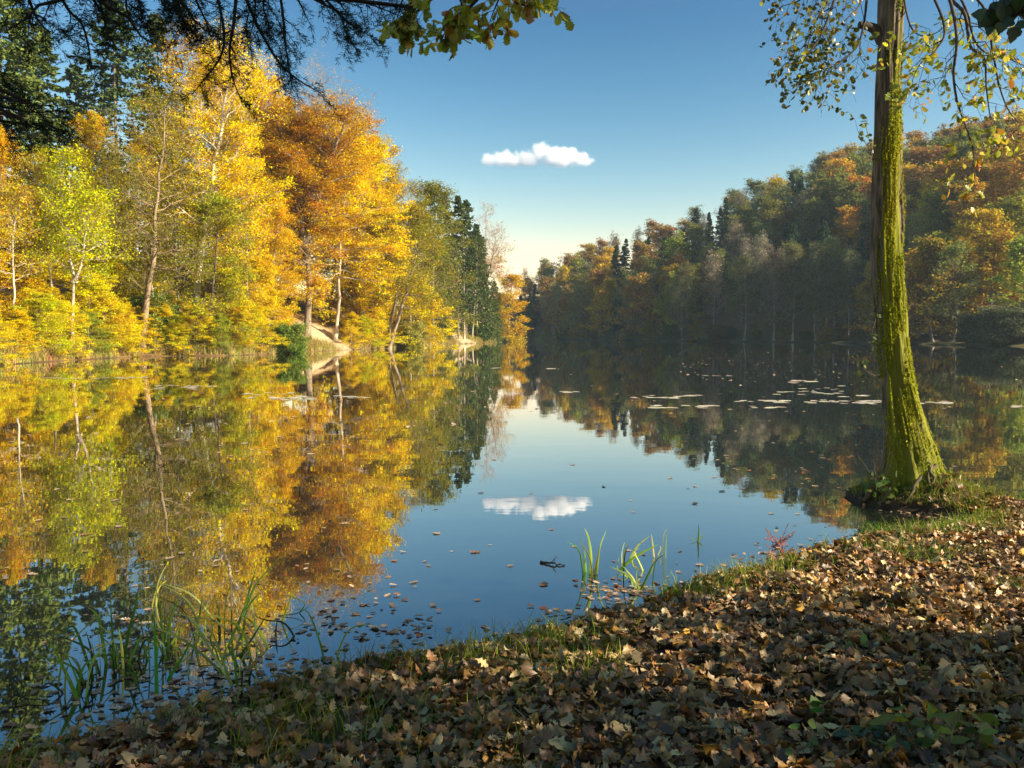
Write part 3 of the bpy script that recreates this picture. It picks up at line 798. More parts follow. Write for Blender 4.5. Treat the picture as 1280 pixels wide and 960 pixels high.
for t in keepT:
    x, y, z, sd, px, py = t
    k = hill_kind(px, py, sd)
    cls.setdefault((k, band(sd), zone(px)), []).append(t)
for (k, bd, zn), lst in cls.items():
    lst.sort(key=lambda t: t[4])
    for i, (x, y, z, sd, px, py) in enumerate(lst):
        nm, c = KC[k]
        lb = (f'{ORD[i]} {nm} from left, ' if len(lst) > 1 else f'{nm} ') + f'{bd} {zn}'
        v = rg.uniform(.8, 1.2); c = tuple(float(np.clip(1.4 * ch * v * rg.uniform(.92, 1.08), 0, .8)) for ch in c)
        h = rg.uniform(11.0, 14.5) * (.75 if y > 290 else 1)
        bark = (.16, .14, .12)
        if k == 'fir': me, ph, lm, kd = H_FIR[rg.integers(2)], 20, M_needle, 'fir_tree'; h = rg.uniform(11.5, 15.0) * (.75 if y > 290 else 1)
        elif k == 'grey': me, ph, lm, kd = H_BARE[rg.integers(2)], 15, M_leaf, 'bare_tree'; bark = (.24, .20, .165)
        elif k == 'thin_olive': me, ph, lm, kd = H_THIN[rg.integers(3)], 15, M_leaf, 'alder_tree'; bark = (.24, .21, .18)
        elif sd < 13 and k != 'olive' and px > 700 and not 880 < px < 1090: me, ph, lm, kd = H_LOW[rg.integers(2)], 11, M_leaf, 'broadleaf_tree'; h *= .85
        elif sd < 20 and k == 'olive': me, ph, lm, kd = H_THIN[rg.integers(3)], 15, M_leaf, 'alder_tree'; bark = (.26, .22, .18)
        else: me, ph, lm, kd = H_ROUND[rg.integers(4)], 15, M_leaf, 'broadleaf_tree'
        add_tree(kd, me, (x, y, z - .3), lb, 'tree', 'trees of the far hillside', c, bark, h / ph, rg.uniform(0, 6.28), rg.uniform(.9, 1.15), lm)
open('/tmp/hill.txt', 'w').write(f'{len(keepT)} of {len(HT)}')
# waterside alders with pale trunks standing free on the far shore
for k, (px, d, top, c) in enumerate(((853, 181, 345, (.15, .14, .05)), (930, 169, 330, (.14, .14, .05)), (967, 163, 322, (.20, .15, .09)), (990, 160, 318, (.15, .14, .05)), (1019, 156, 318, (.15, .16, .06)), (1059, 150, 322, (.14, .15, .06)), (1041, 153, 335, (.16, .14, .07)))):
    b = base_at(px, d)
    h = at(px, top, d)[2] - b[2]
    add_tree('alder_tree', H_THIN[k % 3], b, '%s pale-trunked grey alder standing on the far shore left of the mossy trunk' % ['first', 'second', 'third', 'fourth', 'fifth', 'seventh', 'sixth'][k], 'tree',
             'pale-trunked alders of the far shore', c, (.27, .24, .20), h / 15, k * 1.3, .8)
b = base_at(1165, 130)
add_tree('broadleaf_tree', H_LOW[0], b, 'broad golden-olive tree hanging to the far water just right of the mossy trunk', 'tree', 'trees of the far hillside', (.30, .20, .02), (.2, .17, .13), 13.5 / 11, .6, .95)
b = base_at(1120, 138)
add_tree('broadleaf_tree', H_LOW[1], b, 'ochre tree hanging to the far water hidden partly by the mossy trunk', 'tree', 'trees of the far hillside', (.26, .19, .022), (.2, .17, .13), 11 / 11, 2.6, .95)
for px, d, w, h, lb in ((1262, 115.5, 1.7, 4.6, 'grey-green willow thicket on the far shore at the right edge'), (1222, 121, 1.5, 3.8, 'lower grey-green willow bush beside the thicket at the right edge')):
    b = base_at(px, d)
    add_tree('willow_shrub', SHRUB[0], b, lb, 'shrub', 'willow shrubs of the far shore', (.13, .14, .06), BROWN, h / 3, .5, w)

# ragged low growth along the far waterline
LC2 = [(.20, .20, .04), (.26, .20, .03), (.14, .17, .04), (.30, .19, .03), (.20, .15, .05), (.12, .15, .05)]
for k, px in enumerate((664, 684, 702, 724, 742, 764, 786, 812, 836, 872, 896, 914, 945, 978, 1006, 1032, 1050, 1076)):
    d = 120.0
    while d < 300 and not (lake_sd(np.array([[(px - 640) / F * d, d]]))[0] > .8): d += .8
    b = base_at(px, d + rq.uniform(0, 2))
    add_tree('low_bush', UNDER[k % 3] if k % 2 else SHRUB[k % 2], b, NTH[k] + ' low bush from left along the shaded far waterline', 'bush', 'low bushes of the far waterline', LC2[k % 6], (.15, .12, .09), rq.uniform(.25, .5) * (1 if k % 2 else 2), rq.random() * 6.3, 1.3)

# ------------------------------------------------------------------ leaf shapes
def leaf_template(kind):
    t = np.linspace(0, 1, 13)
    if kind == 'oak': w = np.array([.015, .05, .10, .20, .13, .28, .17, .33, .21, .34, .20, .17, .02])
    elif kind == 'maple': w = np.array([.015, .18, .34, .24, .30, .50, .26, .24, .36, .18, .14, .07, .01])
    elif kind == 'round': w = .42 * np.sqrt(np.clip(1 - ((t - .52) / .53) ** 2, .001, 1))
    elif kind == 'heart': w = np.array([.06, .30, .42, .46, .46, .43, .39, .33, .27, .2, .13, .07, .01])
    elif kind == 'beech': w = .30 * np.sin(np.clip(t * .96 + .02, 0, 1) * math.pi) ** .8
    elif kind == 'long': w = .15 * np.sin(np.clip(t * .95 + .02, 0, 1) * math.pi) ** .8
    return t, w

def leaves(mb, rng, P, U, N, size, kind, col, curl=(0, 0), bend=(0, 0), ripple=0.0, fold=0.0):
    """curved leaves of a given outline; U along the midrib, N the upper side"""
    n = len(P); t, w = leaf_template(kind); m = len(t)
    N = norm(N - (N * U).sum(1, keepdims=True) * U); Vv = np.cross(N, U)
    side = np.array([-1, -.5, 0, .5, 1])
    k1 = rng.uniform(*curl, n) if curl[0] != curl[1] else np.full(n, curl[0])
    k2 = rng.uniform(*bend, n) if bend[0] != bend[1] else np.full(n, bend[0])
    asym = 1 + rng.normal(size=(n, m, 1)) * .06
    a = (t[None, :, None] * np.ones((n, 1, 5)))
    bq = w[None, :, None] * side[None, None] * asym
    # midrib bends into an arc
    ang = k2[:, None, None] * (a - .3)
    xx = np.where(np.abs(k2)[:, None, None] > 1e-3, np.sin(ang) / np.where(np.abs(k2) > 1e-3, k2, 1)[:, None, None], a - .3)
    zz = np.where(np.abs(k2)[:, None, None] > 1e-3, (1 - np.cos(ang)) / np.where(np.abs(k2) > 1e-3, k2, 1)[:, None, None], 0)
    r = k1[:, None, None]
    ph = bq * np.where(np.abs(r) > 1e-3, r, 1e-3) * 3.0
    by = np.sin(ph) / (np.where(np.abs(r) > 1e-3, r, 1e-3) * 3.0)
    bz = (1 - np.cos(ph)) / (np.where(np.abs(r) > 1e-3, r, 1e-3) * 3.0) + fold * np.abs(bq)
    rip = ripple * np.sin(a * 21 + rng.random((n, 1, 1)) * 6.3 + np.sign(side)[None, None] * 1.7) * np.abs(side)[None, None]
    rip = rip + rng.normal(size=(n, m, 5)) * ripple * .35
    s = size[:, None, None, None]
    V = P[:, None, None] + s * (U[:, None, None] * xx[..., None] + Vv[:, None, None] * by[..., None] + N[:, None, None] * (zz + bz + rip)[..., None])
    idx = np.arange(m * 5).reshape(m, 5)
    q = np.stack([idx[:-1, :-1], idx[:-1, 1:], idx[1:, 1:], idx[1:, :-1]], -1).reshape(-1, 4)
    Q = (q[None] + (np.arange(n) * m * 5)[:, None, None]).reshape(-1, 4)
    mb.add(V.reshape(-1, 3), Q, rnd=np.repeat(rng.random(n), m * 5), col=np.repeat(col, m * 5, 0))

def rand_dirs(rng, n, tilt):
    N = rng.normal(size=(n, 3)) * tilt; N[:, 2] += 1; N = norm(N)
    U = rng.normal(size=(n, 3)); U[:, 2] *= .2
    U = norm(U - (U * N).sum(1, keepdims=True) * N)
    return U, N

def pick(rng, n, cols, wts, v=.2):
    cols = np.array(cols); w = np.array(wts, float); w /= w.sum()
    c = cols[rng.choice(len(cols), n, p=w)]
    return c * rng.uniform(1 - v, 1 + v, (n, 1))

LITTER_COL = [(.30, .185, .070), (.18, .086, .024), (.25, .115, .020), (.42, .30, .13), (.105, .052, .017), (.38, .185, .022)]
LITTER_W = [26, 26, 20, 16, 14, 6]

def in_view(P, m=60):
    px, py = project(P.T)
    return (px > -m - 40) & (px < 1280 + m) & (py < 960 + m * 1.6)

def litter():
    rng = np.random.default_rng(21)
    mb = MB()
    n = 125000
    x = rng.uniform(-4.2, 9.0, n); y = rng.uniform(.4, 10.0, n)
    P = np.column_stack([x, y]); sd = lake_sd(P)
    mound = (x - 3.95) ** 2 + (y - 8.85) ** 2 < .75 ** 2
    pr = np.where(sd > .12, 1, np.clip((sd + .05) / .17, 0, 1) * .8) * np.where(mound, .3, 1)
    g = wavy(P, 2.2, 5)
    pr = pr * np.where((g > .35) & (sd < .9), .40, 1) * np.where((sd < .45) & (wavy(np.column_stack([x, y]), 3.5, 12) > .1), .5, 1)
    k = (sd > -.02) & (rng.random(n) < pr)
    x, y, sd = x[k], y[k], sd[k]
    z = height(np.column_stack([x, y]), sd) + np.maximum(sd, 0).clip(0, .3) * .05
    P = np.column_stack([x, y, z]); v = in_view(P) | ((np.hypot(x, y) < 7) & (rng.random(len(x)) < .45)); P = P[v]
    # uneven heaps: the layer is thicker in places
    P[:, 2] += rng.uniform(.004, .045, len(P)) * (.6 + .5 * sstep(-.4, .8, wavy(P[:, :2], 3.3, 8)))
    for kind, f, smin, smax in (('oak', .40, .056, .094), ('maple', .32, .056, .105), ('beech', .28, .04, .07)):
        i = rng.random(len(P)) < f / (1 if kind == 'oak' else (.6 if kind == 'maple' else .28))
        q = P[i]; P = P[~i]
        m = len(q)
        U, N = rand_dirs(rng, m, .46)
        flip = rng.random(m) < .5
        N[flip] *= -1
        leaves(mb, rng, q, U, N, rng.uniform(smin, smax, m), kind, pick(rng, m, LITTER_COL, LITTER_W, .3), curl=(-1.3, 1.3), bend=(-2.0, 2.0), ripple=.035)
    o = link('leaf_litter', mb.mesh('leaf_litter', True), M_litter)
    o['kind'] = 'stuff'; tag(o, 'carpet of dry brown oak and maple leaves on the near bank', 'leaf litter')
litter()

def blades(mb, rng, P, h, w, lean, col, seg=4):
    n = len(P)
    az = rng.random(n) * 6.283
    d = np.column_stack([np.cos(az), np.sin(az), np.zeros(n)])
    sdv = np.column_stack([-np.sin(az + .6), np.cos(az + .6), np.zeros(n)])
    t = np.linspace(0, 1, seg)
    Ln = (lean * rng.uniform(.4, 1.4, n))[:, None, None]
    C = P[:, None] + h[:, None, None] * (np.array([0, 0, 1.]) * (t - .25 * Ln[..., 0] * t ** 2)[..., None] + d[:, None] * Ln * (t ** 2)[None, :, None])
    ww = (w[:, None] * (1 - t ** 1.6)[None] * .5 + .0004)[..., None]
    V = np.stack([C - sdv[:, None] * ww, C + sdv[:, None] * ww], 2)
    idx = np.arange(seg * 2).reshape(seg, 2)
    q = np.stack([idx[:-1, 0], idx[:-1, 1], idx[1:, 1], idx[1:, 0]], -1)
    Q = (q[None] + (np.arange(n) * seg * 2)[:, None, None]).reshape(-1, 4)
    mb.add(V.reshape(-1, 3), Q, rnd=np.repeat(rng.random(n), seg * 2), col=np.repeat(col, seg * 2, 0))

def near_grass():
    rng = np.random.default_rng(31)
    mb = MB()
    n = 130000
    x = rng.uniform(-2.6, 7.5, n); y = rng.uniform(2.2, 9.8, n)
    P = np.column_stack([x, y]); sd = lake_sd(P)
    g = wavy(P, 2.2, 5) + .5 * wavy(P, 6, 9)
    pr = sstep(.15, 1.0, g) * np.where(sd < 1.0, 1, .22) * sstep(-.02, .12, sd)
    edge = sstep(.75, .15, sd) * sstep(.0, .08, sd) * sstep(-.5, .3, wavy(P, 3.5, 12)) * 1.0
    mound = ((x - 4.15) ** 2 + (y - 8.7) ** 2 < .62 ** 2) & (sd > .02)
    pr = np.maximum(np.maximum(pr * .5, edge), np.where(mound, 1.0, 0))
    k = rng.random(n) < pr
    x, y, sd = x[k], y[k], sd[k]
    P = np.column_stack([x, y, height(np.column_stack([x, y]), sd)]); P = P[in_view(P)]
    m = len(P)
    blades(mb, rng, P, rng.uniform(.05, .17, m), rng.uniform(.003, .0065, m), .8, pick(rng, m, [(.17, .24, .025), (.12, .19, .025), (.28, .28, .04), (.36, .29, .09)], [4, 4, 3, 1]))
    o = link('grass', mb.mesh('grass', False), M_grass); o['kind'] = 'stuff'; tag(o, 'short green grass growing through the leaves along the near shore', 'grass')
near_grass()

def bank_grass():
    rng = np.random.default_rng(32)
    mb = MB(); P = []
    for (a, b, n) in ((2, 14, 0),):
        pass
    L = LAKE
    i0 = [i for i in range(len(L)) if abs(L[i][0] + 1.9) < .01 and abs(L[i][1] - 166) < .01][0]
    pts = L[i0:i0 + 11]
    pos = []
    for a, b in zip(pts[:-1], pts[1:]):
        ln = np.linalg.norm(b - a); k = int(ln * 620)
        t = rng.random(k)[:, None]; q = a + (b - a) * t
        nrm = np.array([-(b - a)[1], (b - a)[0]]) / ln
        q = q + nrm * (rng.random(k) ** 1.5 * 4.2 - .25)[:, None] * -1
        pos.append(q)
    pos = np.concatenate(pos); sd = lake_sd(pos)
    pos, sd = pos[(sd > .02) & (sd < 5)], sd[(sd > .02) & (sd < 5)]
    g = wavy(pos, .9, 14) > -1.1
    pos, sd = pos[g], sd[g]
    for (px, d, rx, ry) in ((412, 89, 3.3, 4.2), (578, 139, 4.4, 6.0)):
        cx = (px - 640) / F * d
        q = ((pos[:, 0] - cx) / rx) ** 2 + ((pos[:, 1] - d) / ry) ** 2 > rng.uniform(.3, 1.1, len(pos))
        pos, sd = pos[q], sd[q]
    m = len(pos)
    P = np.column_stack([pos, height(pos, sd) - .03])
    blades(mb, rng, P, rng.uniform(.25, .95, m), rng.uniform(.02, .05, m), .7, pick(rng, m, [(.42, .33, .10), (.30, .28, .06), (.18, .2, .04), (.45, .28, .12)], [4, 4, 3, 3]))
    o = link('bank_grass', mb.mesh('bank_grass', False), M_grass); o['kind'] = 'stuff'; tag(o, 'tawny grass fringing the sunlit left waterline', 'grass')
bank_grass()

# ------------------------------------------------------------------ the mossy oak
def oak():
    rng = np.random.default_rng(41)
    D = 8.85
    base = np.array([at(1141, 622, D)[0], D, 0.0])
    base[2] = ground_z(base[0], base[1])
    t = thing('oak_tree', 'slim oak with moss-covered trunk and flared foot at the water edge', 'tree', base)
    spec = [(625, 1086, 1190), (612, 1089, 1187), (600, 1093, 1184), (588, 1098, 1181), (574, 1102, 1176), (558, 1104, 1170), (540, 1104, 1163), (520, 1103, 1156), (495, 1102, 1147), (470, 1100.5, 1141), (440, 1097, 1137), (400, 1094, 1133),
            (350, 1089.5, 1128), (300, 1088, 1126), (250, 1089, 1125.5), (205, 1090, 1126), (195, 1089.5, 1126), (150, 1093, 1126), (100, 1094.5, 1127), (50, 1096, 1129), (0, 1098, 1131)]
    cs, rs = [], []
    for py, l, r in spec:
        a, b = at(l, py, D), at(r, py, D)
        cs.append((a + b) / 2 - base); rs.append((b - a)[0] / 2)
    cs[0][2] = -.12
    top = cs[-1]
    for k, (dx, dz, rr_) in enumerate(((.02, 1.0, .125), (-.05, 2.2, .11), (.1, 3.6, .085), (.0, 5.2, .055), (.15, 6.8, .02))):
        cs.append(top + np.array([dx, .05 * k, dz])); rs.append(rr_)
    cs, rs = np.array(cs), np.array(rs)
    M = 260
    C = spline(cs, M); Rr = spline(np.column_stack([rs, rs, rs]), M)[:, 0]
    n = 72
    th = np.linspace(0, 2 * math.pi, n, endpoint=False)
    zz = C[:, 2]
    flare = np.exp(-np.maximum(zz, 0) / .30)
    lobes = 1 + flare[:, None] * (.08 * np.cos(5 * th + .7)[None] + .07 * np.cos(8 * th + 2)[None] + .06 * np.cos(13 * th)[None])
    Q3 = np.stack([np.cos(th)[None] * np.ones((M, 1)) * 2.2, np.sin(th)[None] * np.ones((M, 1)) * 2.2, zz[:, None] * np.ones((1, n)) * .55], -1)
    bark = .15 * np.abs(wavy(Q3.reshape(-1, 3), 5.2, 3)).reshape(M, n) + .03 * wavy(Q3.reshape(-1, 3) * [1, 1, 3], 1.4, 17).reshape(M, n)
    rad = Rr[:, None] * (lobes + bark - .15)
    V = np.stack([C[:, None, 0] + rad * np.cos(th), C[:, None, 1] + rad * np.sin(th) * .95, C[:, None, 2] + 0 * rad], -1)
    idx = np.arange(M * n).reshape(M, n); nx = np.roll(idx, -1, 1)
    Q = np.stack([idx[:-1], nx[:-1], nx[1:], idx[1:]], -1).reshape(-1, 4)
    mb = MB()
    azv = np.degrees(np.arctan2(np.sin(th), np.cos(th)))[None]; zv = zz[:, None]
    A0 = np.interp(zv, [0, .6, 2, 3.2, 4.2, 5], [-190, -170, -140, -118, -95, -85]); A1 = np.interp(zv, [0, .6, 1.4, 2, 3.2, 5], [60, 30, -8, -22, -35, -50])
    mk = np.clip((azv - A0) / 18, 0, 1) * np.clip((A1 - azv) / 10, 0, 1) * sstep(5.0, 3.6, zv)
    mb.add(V.reshape(-1, 3), Q, col=mk.reshape(-1, 1) * np.ones(3))
    link('trunk', mb.mesh('oak_trunk', True), M_oakbark, t, (.19, .145, .095))
    # moss: short hanging tufts over the lit front of the trunk
    dth = np.roll(V, -1, 1) - np.roll(V, 1, 1); dz_ = np.gradient(V, axis=0); nrm = norm(np.cross(dth, dz_))
    mm = MB()
    k = 70000
    zi = rng.random(k) ** .75 * 4.75
    i = np.searchsorted(zz[:220], zi).clip(0, M - 2); j = rng.integers(0, n, k)
    p = V[i, j] + (V[i + 1, j] - V[i, j]) * rng.random((k, 1)); nn = nrm[i, j]
    face = 1 - .0 * nn[:, 0]
    dens = sstep(4.7, 2.6, p[:, 2]) * .55 + .55
    # thick on the side towards the camera and right, thin on the outer right edge and at the back
    az = np.degrees(np.arctan2(nn[:, 1], nn[:, 0]))           # -90 faces the camera, 0 faces right
    a0 = np.interp(p[:, 2], [0, .6, 2, 3.2, 4.2, 5], [-190, -170, -140, -118, -95, -85]); a1 = np.interp(p[:, 2], [0, .6, 1.4, 2, 3.2, 5], [60, 30, -8, -22, -35, -50])
    w = np.clip((az - a0) / 18, 0, 1) * np.clip((a1 - az) / 10, 0, 1)
    patch = wavy(np.column_stack([p[:, 0] * 2, p[:, 1] * 2, p[:, 2] * .8]), 9.0, 22)
    keep = (rng.random(k) < w * dens) & (patch > np.interp(p[:, 2], [0, .5, 3, 4, 5], [-.6, -.7, -.45, -.15, .15]))
    p, nn = p[keep], nn[keep]; k = len(p)
    U = norm(np.array([0, 0, -1.]) + nn * .55 + rng.normal(size=(k, 3)) * .35)
    Nn = norm(nn - (nn * U).sum(1, keepdims=True) * U)
    s = rng.uniform(.012, .034, k)
    Vv, Qq = rhombs(p + nn * .006 + U * (s * .3)[:, None], U, Nn, s, s * .42)
    col = pick(rng, k, [(.26, .27, .012), (.19, .21, .012), (.33, .32, .02), (.12, .14, .014)], [4, 3, 2, 2], .2)
    mm.add(Vv, Qq, rnd=np.repeat(rng.random(k), 4), col=np.repeat(col, 4, 0))
    o = link('moss', mm.mesh('oak_moss'), M_moss, t); o['label'] = 'yellow-green moss on the trunk'
    # roots crossing the mound
    rb = MB()
    for (px, py, qx, qy, ex, ey, dy, r) in ((1160, 575, 1168, 596, 1154, 616, -.31, .020), (1168, 590, 1184, 610, 1204, 630, -.25, .024), (1152, 592, 1144, 608, 1132, 628, -.36, .020), (1105, 595, 1092, 612, 1078, 626, -.15, .04), (1172, 582, 1160, 600, 1170, 620, -.32, .017), (1120, 600, 1110, 616, 1100, 630, -.26, .022), (1178, 600, 1196, 618, 1222, 634, -.05, .022), (1164, 598, 1176, 610, 1172, 628, -.33, .016), (1145, 600, 1156, 612, 1150, 628, -.29, .015)):
        pp = [at(px, py, D + dy * .75) - base, at(qx, qy, D + dy * 1.1) - base, at(ex, ey, D + dy * 1.25) - base]
        P_ = spline(pp, 9)[None]; P_ = P_ + rng.normal(size=P_.shape) * .012
        Vv, Qq = tubes(P_, (r * np.linspace(1, .55, 9))[None], 8); rb.add(Vv, Qq)
    link('roots', rb.mesh('oak_roots', True), M_bark, t, (.11, .085, .05))
    # broken stub
    sb = MB()
    pp = [at(1103, 52, D) - base, at(1095, 38, D) - base, at(1086, 33, D - .03) - base, at(1074, 31, D - .05) - base]
    Vv, Qq = tubes(spline(pp, 10)[None], np.linspace(.06, .033, 10)[None], 10); sb.add(Vv, Qq)
    Vv, Qq = tubes(np.array([[pp[-1], pp[-1] + np.array([-.006, 0, 0.001])]]), np.array([[.033, .002]]), 10); sb.add(Vv, Qq)
    link('branch_stub', sb.mesh('oak_stub', True), M_bark, t, (.07, .055, .04))
    # limbs: pixel polylines with a depth, hanging into view, each starting at the trunk above the frame
    up = C[int(M * .80)]; up2 = C[int(M * .86)]
    def limb(poly, r, start):
        pts = [start] + [at(px, py, d) - base for px, py, d in poly]
        m = len(pts) * 5
        return spline(pts, m)[None], (r * np.linspace(1, .16, m))[None]
    left = [limb([(1062, -60, 8.4), (1043, 0, 8.1), (1027, 42, 8.0), (1010, 68, 7.9), (1002, 80, 7.9)], .02, up),
            limb([(1066, -50, 8.4), (1037, -2, 8.2), (1018, 30, 8.2), (1004, 58, 8.2), (990, 66, 8.2)], .016, up),
            limb([(1092, -70, 8.5), (1084, -5, 8.3), (1080, 28, 8.25), (1072, 57, 8.2), (1052, 76, 8.15), (1037, 86, 8.1), (1031, 96, 8.1), (1016, 100, 8.1)], .016, up),
            limb([(1060, -55, 8.8), (1030, -22, 8.9), (1000, 0, 9.0), (976, 8, 9.0)], .016, up),
            limb([(1080, -60, 8.4), (1076, 0, 8.3), (1062, 20, 8.2), (1046, 34, 8.2), (1034, 44, 8.2)], .013, up)]
    right = [limb([(1160, -60, 8.3), (1188, -4, 7.6), (1206, 18, 7.4), (1213, 58, 7.3), (1230, 72, 7.2), (1233, 110, 7.2), (1238, 150, 7.2)], .022, up2),
             limb([(1165, -55, 8.2), (1188, 2, 7.5), (1196, 50, 7.3), (1192, 90, 7.3), (1196, 125, 7.3), (1206, 155, 7.2), (1216, 185, 7.2), (1218, 215, 7.2)], .018, up2),
             limb([(1128, -30, 8.7), (1131, 4, 8.6), (1138, 32, 8.4), (1150, 44, 8.3), (1168, 42, 8.2), (1180, 34, 8.1)], .014, up),
             limb([(1170, -55, 8.2), (1205, 6, 7.6), (1218, 50, 7.5), (1236, 68, 7.4), (1262, 74, 7.3), (1284, 84, 7.3)], .015, up2),
             limb([(1175, -55, 8.2), (1230, 10, 7.5), (1240, 60, 7.4), (1250, 110, 7.3), (1262, 140, 7.3), (1276, 155, 7.3)], .015, up2),
             limb([(1150, -50, 8.5), (1180, 30, 7.9), (1170, 62, 7.8), (1150, 80, 7.8), (1140, 102, 7.8)], .016, up2),
             limb([(1175, -55, 8.2), (1252, 0, 7.2), (1284, 30, 7.0), (1300, 80, 7.0)], .016, up2)]
    def foliage(limbs, nsec, ntw, lsec, ltw, nl, size, kinds, cols, wts, s0, hang):
        w = MB(); lf = MB()
        for Pl, Rl in limbs:
            Vv, Qq = tubes(Pl, Rl, 6); w.add(Vv, Qq)
            P2, R2 = grow(rng, Pl, Rl, nsec, s0, R(50), lambda pl, s: lsec * (1.15 - .5 * s), .8, -hang, 5, .45, .09, .0022)
            Vv, Qq = tubes(P2, R2, 4); w.add(Vv, Qq)
            P3, R3 = grow(rng, P2, R2, ntw, .12, R(50), lambda pl, s: ltw * np.ones_like(s), .8, -hang * .6, 3, .6, .08, .0016)
            Vv, Qq = tubes(P3, R3, 3); w.add(Vv, Qq)
            pos, tan, _ = sample(P3, rng.uniform(.25, 1, (len(P3), nl))); pos = pos.reshape(-1, 3); tan = tan.reshape(-1, 3)
            ii = rng.random(len(pos)) < .8; pos, tan = pos[ii], tan[ii]; m = len(pos)
            U = norm(tan * .5 + rng.normal(size=(m, 3)) * .6 + np.array([0, 0, -.35])); N = rng.normal(size=(m, 3)) * .8; N[:, 2] += .6; N = norm(N)
            sz = size * rng.uniform(.65, 1.3, m)
            for q, kd in enumerate(kinds):
                jj = (np.arange(m) % len(kinds)) == q
                leaves(lf, rng, pos[jj] + U[jj] * (sz[jj] * .35)[:, None], U[jj], N[jj], sz[jj], kd, pick(rng, jj.sum(), cols, wts, .2), curl=(-.5, .5), bend=(-.7, .7), ripple=.012)
        return w, lf
    w, lf = foliage(left, 10, 6, .42, .16, 4, .042, ['round', 'round', 'oak'], [(.10, .11, .02), (.16, .14, .02), (.30, .24, .03), (.36, .15, .02)], [5, 4, 2, 1], .38, .2)
    ob = link('branch', w.mesh('oak_left_limbs', True), M_bark, t, (.06, .05, .04)); ob['label'] = 'thin branches with tiny leaves left of the trunk'
    link('foliage', lf.mesh('oak_left_leaves'), M_leaftint, ob)
    w, lf = foliage(right, 9, 5, .36, .16, 3, .066, ['oak', 'beech', 'maple'], [(.34, .36, .03), (.22, .25, .025), (.48, .40, .03), (.48, .25, .02)], [4, 3, 3, 1], .36, .35)
    ob = link('branch', w.mesh('oak_right_limbs', True), M_bark, t, (.07, .055, .045)); ob['label'] = 'drooping branches with yellow-green leaves right of the trunk'
    link('foliage', lf.mesh('oak_right_leaves'), M_leaftint, ob)
    # sprigs on the trunk
    spr = [limb([(1090, 195, 8.7), (1084, 182, 8.6), (1074, 168, 8.6), (1069, 150, 8.6)], .006, at(1091, 200, D) - base),
           limb([(1088, 180, 8.7), (1083, 160, 8.6), (1084, 148, 8.6)], .005, at(1091, 192, D) - base),
           limb([(1096, 395, 8.7), (1090, 415, 8.6), (1088, 428, 8.6)], .006, at(1098, 390, D) - base),
           limb([(1090, 468, 8.7), (1078, 460, 8.6), (1070, 448, 8.6)], .006, at(1101, 472, D) - base)]
    for one in spr:
        w, lf = foliage([one], 5, 2, .07, .04, 2, .045, ['round'], [(.05, .07, .02), (.16, .18, .03)], [3, 2], .3, 0)
        ob = link('sprig', w.mesh('oak_sprig', True), M_bark, t, (.07, .055, .045))
        link('foliage', lf.mesh('oak_sprig_leaves'), M_leaftint, ob)
    # crown above the frame
    P0 = np.stack([C[int(M * f)] for f in np.linspace(.86, .999, 8)])[None]
    cr, wd = MB(), MB()
    P1, R1 = grow(rng, P0, np.full((1, 8), .07), 16, 0, R(62), lambda pl, s: 2.6 * (1.1 - .6 * s), .6, .1, 7, .6)
    Vv, Qq = tubes(P1, R1, 5); wd.add(Vv, Qq)
    P2, R2 = grow(rng, P1, R1, 7, .25, R(48), lambda pl, s: pl * .4, .7, 0, 4, .5)
    Vv, Qq = tubes(P2, R2, 4); wd.add(Vv, Qq)
    leafcloud(rng, cr, P2, 40, .10, .22, .8, .9)
    cr.C = [np.broadcast_to((.25, .22, .03), (len(c), 3)) for c in cr.C]
    ob = link('crown_limbs', wd.mesh('oak_crown_limbs', True), M_bark, t, (.08, .06, .045))
    link('foliage', cr.mesh('oak_crown_leaves'), M_leaftint, ob)
    return t
oak()

# plants at the foot of the oak
def foot_plants():
    rng = np.random.default_rng(43)
    mb = MB(); c = np.array([3.62, 8.62, 0.08])
    P = c + rng.normal(size=(70, 3)) * [.10, .10, .06] + [0, 0, .12]
    U, N = rand_dirs(rng, 70, .9)
    leaves(mb, rng, P, U, N, rng.uniform(.05, .09, 70), 'beech', pick(rng, 70, [(.05, .09, .015), (.12, .15, .02)], [3, 1]), bend=(-.6, .6))
    st = np.stack([np.stack([c + [rng.normal() * .03, rng.normal() * .03, -.06], c + rng.normal(size=3) * .08 + [0, 0, .1], c + rng.normal(size=3) * .12 + [0, 0, .30]]) for _ in range(9)])
    V, Q = tubes(st, np.full((9, 3), .004), 4)
    t = thing('ivy_plant', 'dark green leafy plant at the left foot of the mossy oak', 'plant', c)
    sm = MB(); sm.add(V, Q)
    link('stem', sm.mesh('ivy_stems', shift=c), M_bark, t, (.08, .06, .04)); link('foliage', mb.mesh('ivy_leaves', shift=c), M_leaftint, t)
foot_plants()

